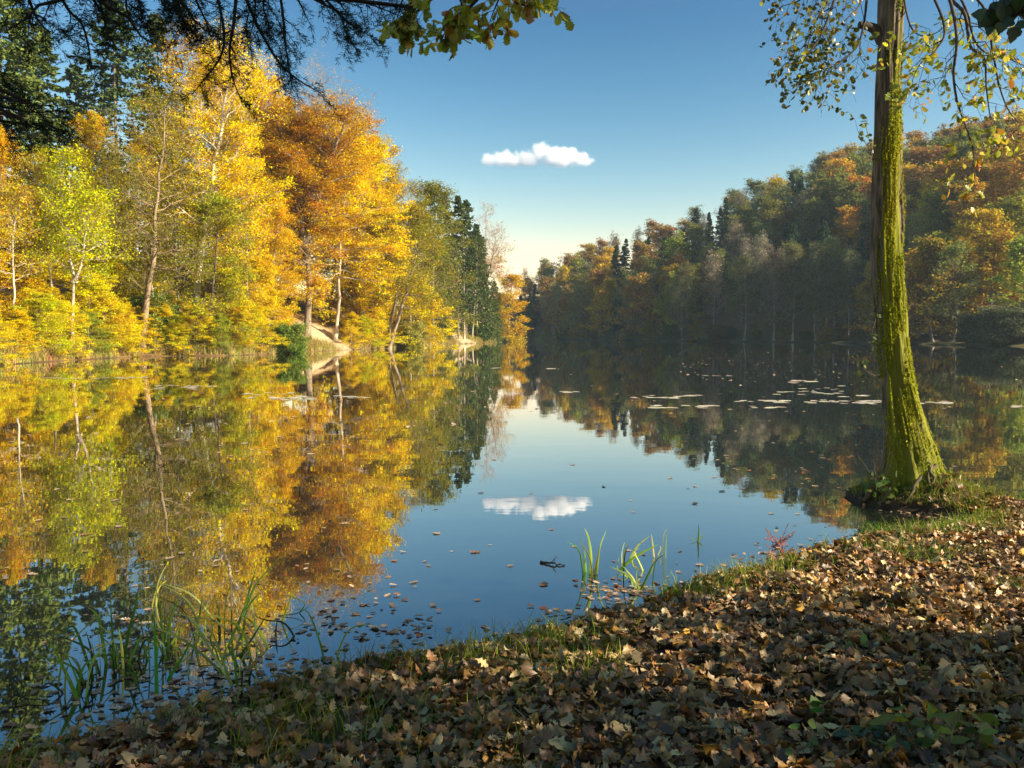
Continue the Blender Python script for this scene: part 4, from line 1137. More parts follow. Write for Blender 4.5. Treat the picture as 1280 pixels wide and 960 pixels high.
# ------------------------------------------------------------------ trees standing beside the camera that reach into view or shade the bank
def side_oak():
    rng = np.random.default_rng(51)
    b = np.array([8.4, -0.3, ground_z(8.4, -0.3) - .1])
    t = thing('oak_tree', 'oak whose lobed green-yellow leaves hang into the middle of the top edge', 'tree', b)
    wm, cm = broadleaf(301, H=5.4, cb=.10, W=7.6, nb=40, ns=8, nt=6, lpt=19, lsize=.17, spread=.26, flat=.5, tilt=.8, elev=(-6, 66), prof='egg', r0=.2)
    link('trunk', wm, M_bark, t, BROWN); link('crown', cm, M_leaf, t, (.17, .16, .03))
    root = np.array([0, 0, 4.6])
    def L(poly, r):
        pts = [at(px, py, d) - b for px, py, d in poly]
        return spline(pts, len(pts) * 6)[None], (r * np.linspace(1, .2, len(pts) * 6))[None]
    main = [root, np.array([-3, 1.6, 4.35]), np.array([-6, 3.0, 3.9]), at(700, -90, 3.5) - b, at(610, -45, 3.55) - b, at(540, -30, 3.6) - b]
    MP, MR = spline(main, 40)[None], np.linspace(.07, .010, 40)[None]
    limbs = [L([(640, -60, 3.5), (596, 0, 3.6), (574, 18, 3.6), (562, 36, 3.6), (556, 44, 3.6)], .008),
             L([(600, -45, 3.5), (545, -5, 3.6), (520, 16, 3.6), (510, 32, 3.6)], .007),
             L([(660, -70, 3.5), (628, -10, 3.6), (618, 12, 3.6), (612, 28, 3.6)], .006),
             L([(680, -70, 3.4), (640, -8, 3.5), (660, 8, 3.5), (684, 4, 3.5)], .006),
             L([(610, -45, 3.5), (575, -12, 3.6), (580, 14, 3.6), (576, 40, 3.6)], .006),
             L([(560, -30, 3.6), (510, -8, 3.6), (498, 18, 3.6), (492, 38, 3.6)], .005)]
    w, lf = MB(), MB()
    V, Q = tubes(MP, MR, 8); w.add(V, Q)
    P2, R2 = grow(rng, MP[:, :24], MR[:, :24], 44, .12, R(55), lambda pl, s: .34 * np.ones_like(s), .8, -.1, 5, .3, .07, .002)
    V, Q = tubes(P2, R2, 4); w.add(V, Q)
    pos, tan, _ = sample(P2, rng.uniform(.25, 1, (len(P2), 9))); pos = pos.reshape(-1, 3); tan = tan.reshape(-1, 3); m = len(pos)
    pos = pos[(pos + b)[:, 1] < 8]; tan = tan[:len(pos)]; m = len(pos)
    U = norm(tan * .5 + rng.normal(size=(m, 3)) * .55 + np.array([0, 0, -.4])); N = norm(rng.normal(size=(m, 3)) + np.array([0, -.2, .4]))
    leaves(lf, rng, pos, U, N, rng.uniform(.04, .07, m), 'oak', pick(rng, m, [(.30, .34, .02), (.40, .39, .03), (.18, .22, .02), (.48, .34, .03)], [5, 4, 3, 2], .2), curl=(-.4, .4), bend=(-.6, .6), ripple=.012)
    for Pl, Rl in limbs:
        V, Q = tubes(Pl, Rl, 6); w.add(V, Q)
        P2, R2 = grow(rng, Pl, Rl, 7, .25, R(48), lambda pl, s: .11 * (1.2 - .5 * s), .8, -.1, 5, .5, .07, .0012)
        V, Q = tubes(P2, R2, 4); w.add(V, Q)
        pos, tan, _ = sample(P2, rng.uniform(.2, 1, (len(P2), 9))); pos = pos.reshape(-1, 3); tan = tan.reshape(-1, 3); m = len(pos)
        U = norm(tan * .5 + rng.normal(size=(m, 3)) * .55 + np.array([0, 0, -.5])); N = norm(rng.normal(size=(m, 3)) + np.array([0, -.2, .4]))
        sz = rng.uniform(.036, .068, m)
        leaves(lf, rng, pos + U * (sz * .32)[:, None], U, N, sz, 'oak', pick(rng, m, [(.30, .34, .02), (.40, .39, .03), (.18, .22, .02), (.48, .34, .03), (.34, .17, .03)], [5, 4, 3, 1.5, 1], .2), curl=(-.4, .4), bend=(-.6, .6), ripple=.012)
    ob = link('branch', w.mesh('side_oak_branch', True), M_bark, t, (.055, .045, .035)); link('foliage', lf.mesh('side_oak_leaves'), M_leaftint, ob)
side_oak()

def corner_tree():
    rng = np.random.default_rng(52)
    b = np.array([6.6, -3.0, ground_z(6.6, -3.0) - .1])
    t = thing('lime_tree', 'tree whose dark heart-shaped leaves hang in the upper right corner', 'tree', b)
    wm, cm = broadleaf(302, H=6.4, cb=.12, W=7, nb=34, ns=8, nt=6, lpt=16, lsize=.16, spread=.26, flat=.5, tilt=.8, elev=(-4, 66), prof='egg', r0=.17)
    link('trunk', wm, M_bark, t, BROWN); link('crown', cm, M_leaf, t, (.13, .14, .03))
    w, lf = MB(), MB()
    main = [np.array([0, 0, 3.9]), np.array([-2.0, 3.0, 3.7]), at(1390, -60, 2.7) - b, at(1310, -8, 2.8) - b, at(1262, 4, 2.85) - b, at(1232, 14, 2.9) - b]
    V, Q = tubes(spline(main, 36)[None], np.linspace(.05, .003, 36)[None], 7); w.add(V, Q)
    spots = [(1231, 24), (1243, 18), (1252, 32), (1262, 26), (1246, 6), (1270, 10), (1278, 30), (1256, 14), (1268, 40), (1240, 30), (1282, 14), (1290, 34), (1274, 0), (1258, -2), (1300, 20), (1224, 16)]
    P = np.array([at(px, py, rng.uniform(2.7, 2.95)) - b for px, py in spots]); m = len(P)
    U = norm(np.array([-.15, 0, -1.]) + rng.normal(size=(m, 3)) * .45); N = norm(rng.normal(size=(m, 3)) * .6 + [0, -.8, .3])
    leaves(lf, rng, P, U, N, rng.uniform(.040, .062, m), 'heart', pick(rng, m, [(.03, .05, .012), (.04, .06, .015)], [1, 1]), curl=(-.3, .3), bend=(-.4, .4))
    st = np.stack([np.stack([p - u * .02, p - u * .05 + [0, 0, .02], p + [.03, 0, .07]]) for p, u in zip(P, U)])
    V, Q = tubes(st, np.full((m, 3), .0012), 4); w.add(V, Q)
    ob = link('branch', w.mesh('corner_branch', True), M_bark, t, (.04, .03, .02)); link('foliage', lf.mesh('corner_leaves'), M_leaftint, ob)
corner_tree()

def near_fir():
    rng = np.random.default_rng(53)
    b = np.array([-3.3, -.1, ground_z(-3.3, -.1) - .1])
    t = thing('fir_tree', 'dark fir whose needled sprays hang down across the upper left', 'tree', b)
    H = 15
    tr = MB(); V, Q = tubes(spline([(0, 0, -.1), (.05, 0, 6), (0, 0, H)], 16)[None], np.linspace(.21, .02, 16)[None], 12); tr.add(V, Q)
    link('trunk', tr.mesh('near_fir_trunk', True), M_bark, t, (.10, .07, .05))
    w, nd = MB(), MB()
    def L(poly, r, s=None):
        pts = ([np.array(s, float)] if s is not None else []) + [at(px, py, d) - b for px, py, d in poly]
        m = len(pts) * 6
        return spline(pts, m)[None], (r * np.linspace(1, .25, m))[None]
    zr = 3.9
    main = [L([(60, -120, 2.4), (180, -30, 2.6), (280, -14, 2.75), (400, -4, 2.9), (516, 9, 3.0)], .02, (0, 0, zr)),
            L([(-40, -130, 2.1), (60, -40, 2.3), (150, -16, 2.45), (230, -6, 2.55)], .02, (0, 0, zr + .3)),
            L([(-120, 60, 2.0), (-40, 110, 2.3), (0, 132, 2.5), (40, 140, 2.55), (74, 138, 2.6)], .006, (0, 0, 3.0)),
            L([(-120, 90, 2.0), (-40, 130, 2.3), (0, 150, 2.5), (30, 156, 2.5), (56, 163, 2.5)], .005, (0, 0, 2.9))]
    hang = [L([(296, -14, 2.75), (292, 30, 2.75), (287, 64, 2.75), (291, 98, 2.75), (303, 128, 2.75)], .006),
            L([(303, -14, 2.78), (320, 28, 2.8), (336, 58, 2.8), (352, 82, 2.82), (376, 102, 2.85), (401, 116, 2.9)], .006),
            L([(350, -8, 2.85), (355, 30, 2.85), (358, 66, 2.85), (366, 112, 2.85)], .005),
            L([(270, -14, 2.72), (280, 40, 2.7), (276, 70, 2.7), (258, 96, 2.7), (240, 118, 2.7)], .005),
            L([(384, -6, 2.9), (410, 8, 2.9), (424, 16, 2.9), (431, 36, 2.9), (436, 54, 2.9)], .005),
            L([(404, -4, 2.9), (428, 22, 2.95), (446, 36, 2.95), (468, 47, 2.95)], .004),
            L([(60, -36, 2.35), (84, 10, 2.4), (102, 30, 2.4), (110, 56, 2.4), (115, 88, 2.4)], .005),
            L([(96, -30, 2.4), (128, 18, 2.45), (134, 46, 2.45)], .004),
            L([(20, -50, 2.3), (38, 4, 2.3), (48, 26, 2.3), (62, 40, 2.3)], .005),
            L([(214, -8, 2.55), (226, 16, 2.6), (232, 36, 2.6)], .004),
            L([(160, -20, 2.45), (158, 10, 2.5), (166, 26, 2.5)], .004),
            L([(240, -10, 2.6), (256, 24, 2.65), (262, 44, 2.65)], .004),
            L([(190, -14, 2.5), (206, 6, 2.5), (214, 14, 2.5)], .004),
            L([(320, -12, 2.8), (318, 20, 2.8), (312, 48, 2.8)], .004),
            L([(440, -2, 2.95), (470, 8, 3.0), (500, 20, 3.0)], .004),
            L([(330, -12, 2.8), (330, 12, 2.8), (338, 34, 2.8)], .004),
            L([(-20, 70, 2.3), (0, 92, 2.4), (12, 112, 2.4)], .003)]
    segs = []
    for i, (Pl, Rl) in enumerate(main + hang):
        V, Q = tubes(Pl, Rl, 6); w.add(V, Q)
        mainp = i < len(main)
        P2, R2 = grow(rng, Pl, Rl, (22 if i < 2 else 14) if mainp else 9, .10 if mainp else .12, R(52), lambda pl, s: (.15 if mainp else .085) * (1.3 - .9 * s), .5, -.35, 6, .5, .025, .0012)
        V, Q = tubes(P2, R2, 4); w.add(V, Q)
        segs.append(P2)
        half = Pl[:, Pl.shape[1] // 2:] if mainp else Pl
        idx = np.linspace(0, half.shape[1] - 1, 12).astype(int)
        hp = half[:, idx]
        segs.append(np.concatenate([hp[:, :6], hp[:, 6:]]))
        P3, R3 = grow(rng, P2, R2, 3 if mainp else 2, .25, R(50), lambda pl, s: .07 * (1.2 - .6 * s), .5, -.3, 6, .6, .02, .001)
        V, Q = tubes(P3, R3, 3); w.add(V, Q); segs.append(P3)
    for Pt in segs:
        ln = np.linalg.norm(np.diff(Pt, axis=1), axis=-1).sum(1)
        for q, l in zip(Pt, ln):
            k = max(int(l * 520), 8)
            pos, tan, _ = sample(q[None], rng.random((1, k))); pos, tan = pos[0], tan[0]
            sd = norm(np.cross(tan, np.array([0.15, .25, 1.])))
            sg = rng.choice([-1, 1], k)[:, None]
            roll = rng.normal(size=(k, 3)) * .38
            U = norm(tan * .55 + sd * sg * .85 + roll + np.array([0, 0, .12]))
            N = norm(rng.normal(size=(k, 3)) + [0, 0, .5]); N = norm(N - (N * U).sum(1, keepdims=True) * U)
            s = rng.uniform(.014, .023, k)
            V, Q = rhombs(pos + U * (s * .5)[:, None], U, N, s, np.full(k, .0021))
            nd.add(V, Q, rnd=np.repeat(rng.random(k), 4), col=(.022, .040, .022))
    ob = link('branch', w.mesh('near_fir_branches', True), M_bark, t, (.035, .028, .022)); link('needles', nd.mesh('near_fir_needles'), M_grass, ob)
near_fir()

# ------------------------------------------------------------------ reeds
def ribbon(P, width, rng, col, face):
    """a grass blade along polyline P with a shallow keel"""
    m = len(P); t = np.linspace(0, 1, m)
    tan = norm(np.gradient(P, axis=0)); s = norm(np.cross(tan, face)); n = np.cross(s, tan)
    w = (width * .5 * np.minimum(1, .55 + t * 2) * (1 - t ** 3.2) + .0005)[:, None]
    V = np.stack([P - s * w, P + n * w * .35, P + s * w], 1)
    idx = np.arange(m * 3).reshape(m, 3)
    Q = np.concatenate([np.stack([idx[:-1, k], idx[:-1, k + 1], idx[1:, k + 1], idx[1:, k]], -1) for k in (0, 1)])
    return V.reshape(-1, 3), Q

RG = (.17, .29, .035); RG2 = (.12, .22, .035); RP = (.28, .34, .10); RY = (.38, .38, .07); RT = (.60, .40, .15); RK = (.05, .06, .02)
def reed_clump(label, list_, conv, cat='reeds', wmul=1.0, seed=0, extra=0):
    rng = np.random.default_rng(400 + seed)
    pts0 = np.array([onz(*conv(*b[0][0])) for b in list_])
    c = pts0.mean(0); c[2] = 0
    t = thing('reed_clump', label, cat, c, 'reed clumps in the shallows')
    for pts, w, col, dy in list_:
        p0 = onz(*conv(*pts[0])); Y = p0[1]
        P = [p0 + [0, 0, -.05], p0]
        for k, q in enumerate(pts[1:]):
            P.append(at(*conv(*q), Y + dy * (k + 1) / (len(pts) - 1)))
        P = spline(np.array(P) - c, 14)
        mb = MB()
        fa = norm(np.array([rng.normal() * .5, -1, .35]))
        V, Q = ribbon(P, w * wmul * 1.3, rng, col, fa); mb.add(V, Q, rnd=rng.random(), col=np.array(col) * rng.uniform(.85, 1.15))
        o = link('blade', mb.mesh('reed_blade', True), M_grass, t)
        if col is RT: o['label'] = 'dry tan folded blade'
    for _ in range(extra):
        p0 = pts0[rng.integers(len(pts0))] - c + np.array([rng.normal() * .05, rng.normal() * .04, -.05])
        h = rng.uniform(.12, .42); a = rng.random() * 6.28; ln_ = h * rng.uniform(.1, .7)
        P = spline([p0, p0 + [math.cos(a) * ln_ * .25, math.sin(a) * ln_ * .25, h * .6], p0 + [math.cos(a) * ln_, math.sin(a) * ln_, h * rng.uniform(.75, 1.0)]], 10)
        mb = MB(); V, Q = ribbon(P, rng.uniform(.006, .013), rng, None, norm(np.array([rng.normal() * .6, -1, .3])))
        mb.add(V, Q, rnd=rng.random(), col=np.array([RG, RG2, RP, RK, RY][rng.integers(5)]))
        link('blade', mb.mesh('reed_blade', True), M_grass, t)
    return t
cA = lambda x, y: (x / 3.048, 680 + y / 3.048)
reed_clump('leftmost reed clump at the near shore, one thick bent green blade and a few arching', [
    ([(295, 592), (245, 480), (185, 360)], .020, RG, .05), ([(300, 540), (275, 470), (240, 395)], .010, RG, .1), ([(288, 580), (262, 520), (250, 480)], .008, RP, -.05),
    ([(355, 520), (330, 440), (290, 328), (262, 318), (215, 355)], .011, RG2, .1), ([(368, 505), (362, 440), (348, 370)], .007, RP, .0), ([(310, 520), (280, 470), (200, 440), (110, 425)], .009, RG2, -.15),
    ([(345, 560), (350, 520), (342, 478)], .007, RK, 0), ([(240, 570), (190, 530), (160, 540), (170, 480)], .007, RK, 0), ([(320, 535), (300, 470), (268, 430)], .007, RG, .05)], cA, seed=1, extra=10)
reed_clump('upright green reed clump second from the left in the shallow corner', [
    ([(405, 458), (388, 350), (372, 275), (338, 243)], .013, RG, .1), ([(432, 492), (430, 380), (420, 205)], .012, RG2, .05), ([(440, 470), (442, 420), (446, 375)], .008, RG, .0),
    ([(468, 458), (492, 330), (515, 240), (531, 150)], .017, RG2, .1), ([(490, 458), (520, 390), (546, 335)], .011, RG, -.05), ([(436, 520), (434, 470), (428, 420)], .007, RK, .0)], cA, seed=2, extra=10)
reed_clump('reed clump with one thick vertical blade in the middle of the shallow corner', [
    ([(597, 575), (594, 420), (585, 238)], .014, RG, .02), ([(640, 410), (645, 320), (660, 250), (706, 172)], .012, RG2, .05), ([(625, 400), (628, 340), (625, 265)], .010, RG, .0), ([(640, 520), (690, 440), (740, 345)], .013, RG, .0),
    ([(600, 390), (590, 330), (560, 290)], .010, RG2, -.1), ([(560, 440), (550, 400), (545, 365)], .010, RG2, .0), ([(655, 380), (690, 330), (715, 300)], .009, RG, .1), ([(620, 420), (600, 370), (590, 330)], .009, RY, .0),
    ([(580, 240), (590, 190), (606, 150)], .006, RY, .0)], cA, seed=3, extra=10)
reed_clump('tall tangled reed clump with a folded tan blade in the shallow corner', [
    ([(745, 390), (758, 290), (772, 195)], .012, RG2, .1), ([(770, 380), (780, 320), (790, 220)], .009, RG, .1), ([(855, 502), (720, 380), (620, 330), (520, 300)], .010, RP, -.1), ([(885, 545), (800, 400), (740, 300), (700, 270), (640, 265)], .009, RP, .0),
    ([(760, 330), (730, 240), (680, 190), (602, 150)], .011, RP, .05), ([(820, 300), (740, 200), (650, 160), (605, 152)], .007, RP, .1), ([(835, 330), (835, 260), (820, 205)], .012, RG2, .1), ([(870, 390), (925, 260), (955, 160), (980, 78)], .010, RG2, .0),
    ([(905, 320), (940, 230), (985, 140), (1072, 50)], .011, RG2, .0), ([(1004, 408), (960, 330), (888, 250)], .016, RT, .1), ([(1018, 395), (990, 340), (945, 285), (850, 235)], .011, RG, .1), ([(915, 430), (960, 360), (1028, 252)], .010, RG2, .0),
    ([(905, 548), (895, 460), (884, 372)], .010, RG, .0), ([(885, 540), (850, 450), (815, 350), (770, 300)], .009, RP, .1), ([(840, 470), (870, 420), (890, 380)], .008, RG, .1), ([(880, 340), (884, 300), (882, 248)], .006, (.12, .06, .03), .0),
    ([(915, 380), (830, 300), (760, 280), (710, 282)], .010, RP, .05), ([(800, 360), (810, 330), (800, 270)], .008, RG, .0), ([(1000, 420), (940, 350), (890, 330)], .006, RY, .0)], cA, seed=4, extra=14)
reed_clump('thin dark broken reeds standing out from the tangled clump', [
    ([(1075, 300), (1095, 240), (1122, 172)], .009, RG, .0), ([(1120, 352), (1080, 300), (1010, 290), (955, 264)], .008, RK, .1), ([(1060, 275), (1130, 265), (1183, 234)], .006, RK, .0), ([(1050, 355), (1052, 320), (1056, 292)], .009, (.2, .13, .06), .0),
    ([(1235, 448), (1215, 360), (1175, 262), (1140, 250)], .008, RG2, .0), ([(1140, 262), (1160, 225), (1080, 195), (1010, 235)], .005, RG2, .0)], cA, seed=5)
cB = lambda x, y: (380 + x / 3, 640 + y / 3)
reed_clump('single thin arching reed blade beside the grassy shore', [([(125, 545), (150, 470), (190, 430), (260, 422)], .008, RG2, .0), ([(150, 530), (160, 510), (170, 495)], .005, RP, 0)], cB, seed=6)
cC = lambda x, y: (620 + x / 3.048, 620 + y / 3.048)
reed_clump('small upright reed clump in clear water left of the sunlit one', [
    ([(358, 300), (362, 230), (352, 160), (337, 122)], .016, RG, .0), ([(374, 300), (385, 245), (396, 188)], .014, RY, .0), ([(342, 290), (340, 250), (338, 205)], .012, RG, .0), ([(336, 295), (330, 200), (316, 138)], .004, RG2, .0), ([(355, 310), (372, 310), (388, 330)], .007, RY, .0),
    ([(372, 290), (380, 275), (390, 300)], .009, RK, .0)], cC, seed=7, extra=3)
reed_clump('sunlit yellow-green reed clump with crossed blades at the sunny bank', [
    ([(552, 362), (580, 300), (612, 232)], .013, RG, .0), ([(548, 360), (500, 300), (430, 268)], .013, RP, .0), ([(475, 280), (540, 225), (622, 183)], .017, RG, .0), ([(512, 240), (540, 190), (586, 153)], .013, RY, .1), ([(602, 235), (598, 190), (592, 145)], .010, RY, .1),
    ([(522, 352), (510, 300), (478, 262)], .011, RP, .0), ([(560, 285), (545, 250), (528, 212), (548, 200)], .010, RY, .0), ([(484, 260), (490, 215), (502, 168)], .008, RP, .1), ([(540, 360), (520, 310), (495, 285)], .010, RY, .0), ([(480, 255), (480, 215), (490, 175)], .005, RP, .1),
    ([(618, 225), (628, 200), (624, 190)], .008, RY, .0), ([(545, 355), (535, 300), (545, 270)], .009, RP, .0), ([(500, 310), (470, 300), (450, 345)], .007, RP, .0)], cC, seed=8, extra=6)
reed_clump('tiny reed sprout alone in the water towards the oak', [([(770, 176), (772, 140), (772, 108)], .011, RG, .0), ([(768, 172), (780, 160), (792, 148)], .009, RG, .0), ([(770, 172), (755, 165), (730, 160)], .005, RP, .0)], cC, seed=9)
# grass tuft on the shore point
def tuft(px, py, label, n, h, col, seed, spread=.05, w=.004, z=None):
    rng = np.random.default_rng(seed)
    p = onz(px, py, .06); p[2] = ground_z(p[0], p[1]) if ground_z(p[0], p[1]) > -.02 else -.02
    mb = MB(); P = p + rng.normal(size=(n, 3)) * [spread, spread, 0]
    blades(mb, rng, P - p, rng.uniform(.4, 1.0, n) * h, np.full(n, w), .7, pick(rng, n, col, [1] * len(col)), seg=6)
    o = link('grass_tuft', mb.mesh('grass_tuft'), M_grass, loc=p); tag(o, label, 'grass tuft', 'grass tufts of the near bank'); return o
tuft(692, 796, 'dark grass tuft on the small point of the near shore', 90, .20, [(.06, .10, .02), (.10, .15, .025), (.16, .17, .04)], 61, .06)
tuft(668, 792, 'pale spiky grass leaning over the water beside the dark tuft', 40, .15, [(.2, .22, .06), (.12, .16, .03)], 62, .03)
tuft(1270, 745, 'bright green grass tuft at the right edge of the leaf-covered bank', 120, .12, [(.10, .15, .025), (.16, .2, .04)], 63, .07)
tuft(1228, 812, 'grass tuft among brown leaves below the right-edge tuft', 60, .09, [(.09, .14, .025), (.13, .17, .03)], 64, .06)
tuft(1110, 825, 'sparse long-bladed grass tuft in the middle of the leaves', 18, .16, [(.12, .18, .03)], 65, .008)
tuft(598, 925, 'thin grass tuft in the leaves near the bottom edge', 30, .10, [(.09, .14, .02)], 66, .012)
tuft(545, 858, 'grass tuft at the leaf edge below the single arching reed', 40, .09, [(.09, .14, .02), (.13, .16, .03)], 67, .05)
tuft(175, 935, 'thin grass sprouting beside the reeds at the lower left shore', 26, .16, [(.10, .16, .02)], 68, .015)
tuft(222, 905, 'grass tuft at the water edge below the vertical reed', 60, .10, [(.08, .13, .02)], 69, .03)
tuft(865, 790, 'grass tuft in the leaves near the sunlit reed clump', 50, .09, [(.10, .15, .02), (.15, .17, .03)], 70, .045)

# leafy seedlings in the litter
def seedling(name, px, py, label, spec, seed, kind='beech', col=((.12, .18, .02),), size=(.05, .08), z=.12, spread=(.06, .06, .03), stems=4):
    rng = np.random.default_rng(seed)
    p = onz(px, py, .12); p[2] = ground_z(p[0], p[1])
    t = thing(name, label, 'plant', p, 'small green plants in the leaf litter')
    n = spec
    P = rng.normal(size=(n, 3)) * spread + [0, 0, z]
    P[:, 2] = np.maximum(P[:, 2], .05)
    U, N = rand_dirs(rng, n, .5)
    U = norm(U + norm(P * [1, 1, 0] + 1e-6) * .8); U = norm(U - (U * N).sum(1, keepdims=True) * N)
    mb = MB(); leaves(mb, rng, P, U, N, rng.uniform(*size, n), kind, pick(rng, n, col, [1] * len(col)), bend=(-.2, 1.0), curl=(-.4, .2))
    sm = MB()
    st = np.stack([np.stack([[0, 0, -.02], P[i] * [.4, .4, .5], P[i]]) for i in range(n)])
    V, Q = tubes(st, np.full((n, 3), .0016), 4); sm.add(V, Q)
    link('stem', sm.mesh('seedling_stems'), M_bark, t, (.12, .10, .04)); link('foliage', mb.mesh('seedling_leaves'), M_leaftint, t)
seedling('bramble_plant', 1105, 948, 'blue-green bramble seedling at the bottom edge', 20, 71, col=((.045, .10, .05), (.06, .12, .04)), size=(.045, .08), spread=(.12, .05, .02), z=.09)
seedling('leafy_seedling', 1150, 950, 'yellow-green long-leaved seedling by the upright dead twig', 14, 72, kind='long', col=((.16, .22, .02), (.12, .18, .02)), size=(.07, .11), z=.12, spread=(.08, .05, .03))
seedling('leafy_seedling', 1208, 945, 'yellow-green seedling right of the upright dead twig', 14, 73, col=((.17, .22, .025),), size=(.06, .10), z=.10, spread=(.09, .05, .03))
seedling('leafy_seedling', 1020, 900, 'two round bright leaves rising from the litter', 3, 74, kind='heart', col=((.06, .16, .02),), size=(.055, .07), z=.09, spread=(.06, .03, .02))
seedling('leafy_seedling', 1077, 824, 'single low green seedling in the middle of the leaves', 3, 75, col=((.10, .18, .02),), size=(.06, .08), z=.07, spread=(.05, .03, .01))
seedling('leafy_seedling', 1012, 955, 'small green seedling at the bottom edge left of the bramble', 4, 76, col=((.10, .18, .02),), size=(.05, .07), z=.07)
def stick(name, pts, r, label, cat='twig', col=(.10, .08, .06), group=None, side=4, seed=0):
    rng = np.random.default_rng(seed); pts = np.array(pts, float); c = pts[0].copy()
    P = spline(pts - c, 14)[None]; P = P + rng.normal(size=P.shape) * r * .35
    mb = MB(); V, Q = tubes(P, (r * np.linspace(1, .45, 14))[None], 7); mb.add(V, Q)
    if side:
        P2, R2 = grow(rng, P, (r * np.linspace(1, .5, 14))[None], side, .2, R(45), lambda pl, s: pl * .28, .5, 0, 4, .5, .06, r * .2)
        V, Q = tubes(P2, R2, 5); mb.add(V, Q)
    o = link(name, mb.mesh(name, True), M_bark, color=col, loc=c); tag(o, label, cat, group); return o
g = onz(1182, 958, .12); g[2] = ground_z(g[0], g[1])
stick('dead_twig', [g, g + [.01, 0, .07], g + [.035, .01, .14], g + [.05, .02, .19]], .007, 'upright grey dead twig sticking out of the litter at the bottom edge', col=(.17, .13, .09), side=2, seed=1)
stick('floating_stick', [onz(676, 703, .004), onz(690, 704, .012), onz(706, 707, .004)], .010, 'dark stick floating in open water below the cloud reflection', col=(.035, .03, .022), side=3, seed=2)
stick('dead_branch', [onz(1072, 662, .012), onz(1090, 665, .02), onz(1112, 668, .03)], .012, 'thin dark branch lying across the inlet before the oak', col=(.06, .05, .04), side=3, seed=3)
stick('dead_branch', [onz(8, 880, .01), onz(20, 868, .03), onz(30, 872, .02), onz(62, 876, .01)], .005, 'dark bent twig in the water at the lower left edge', col=(.04, .035, .03), side=3, seed=4)
stick('dead_twig', [onz(30, 860, .01), onz(20, 845, .06), onz(13, 848, .10)], .004, 'short dark twig poking up at the lower left edge', col=(.04, .035, .03), side=2, seed=5)
stick('dead_twig', [onz(858, 738, .01), onz(848, 732, .03), onz(862, 726, .05)], .006, 'small forked twig on the shore right of the sunlit reeds', col=(.07, .045, .03), side=3, seed=6)
def red_shrub():
    rng = np.random.default_rng(81)
    for px, py, lb, n in ((972, 683, 'reddish twiggy water plant standing in the shallows before the sunny bank', 16), (975, 706, 'second reddish sprig of thin stems right at the sunny shoreline', 8)):
        c = onz(px, py); mb = MB()
        P = []
        for i in range(n):
            a = rng.random() * 6.28; l = rng.uniform(.05, .16)
            P.append(np.stack([[rng.normal() * .05, rng.normal() * .03, -.02], [math.cos(a) * l * .5, math.sin(a) * l * .3, l * .5], [math.cos(a) * l, math.sin(a) * l * .6, l * rng.uniform(.6, 1.3)]]))
        P = np.array(P); V, Q = tubes(P, np.full((n, 3), .0032), 4); mb.add(V, Q)
        P2, R2 = grow(rng, P, np.full((n, 3), .003), 4, .2, R(55), lambda pl, s: .035 * np.ones_like(s), 1, .2, 3, .7, .05, .0016)
        V, Q = tubes(P2, R2, 3); mb.add(V, Q)
        o = link('red_sprig', mb.mesh('red_sprig'), M_bark, color=(.30, .11, .08), loc=c); tag(o, lb, 'plant', 'reddish sprigs in the shallows')
red_shrub()

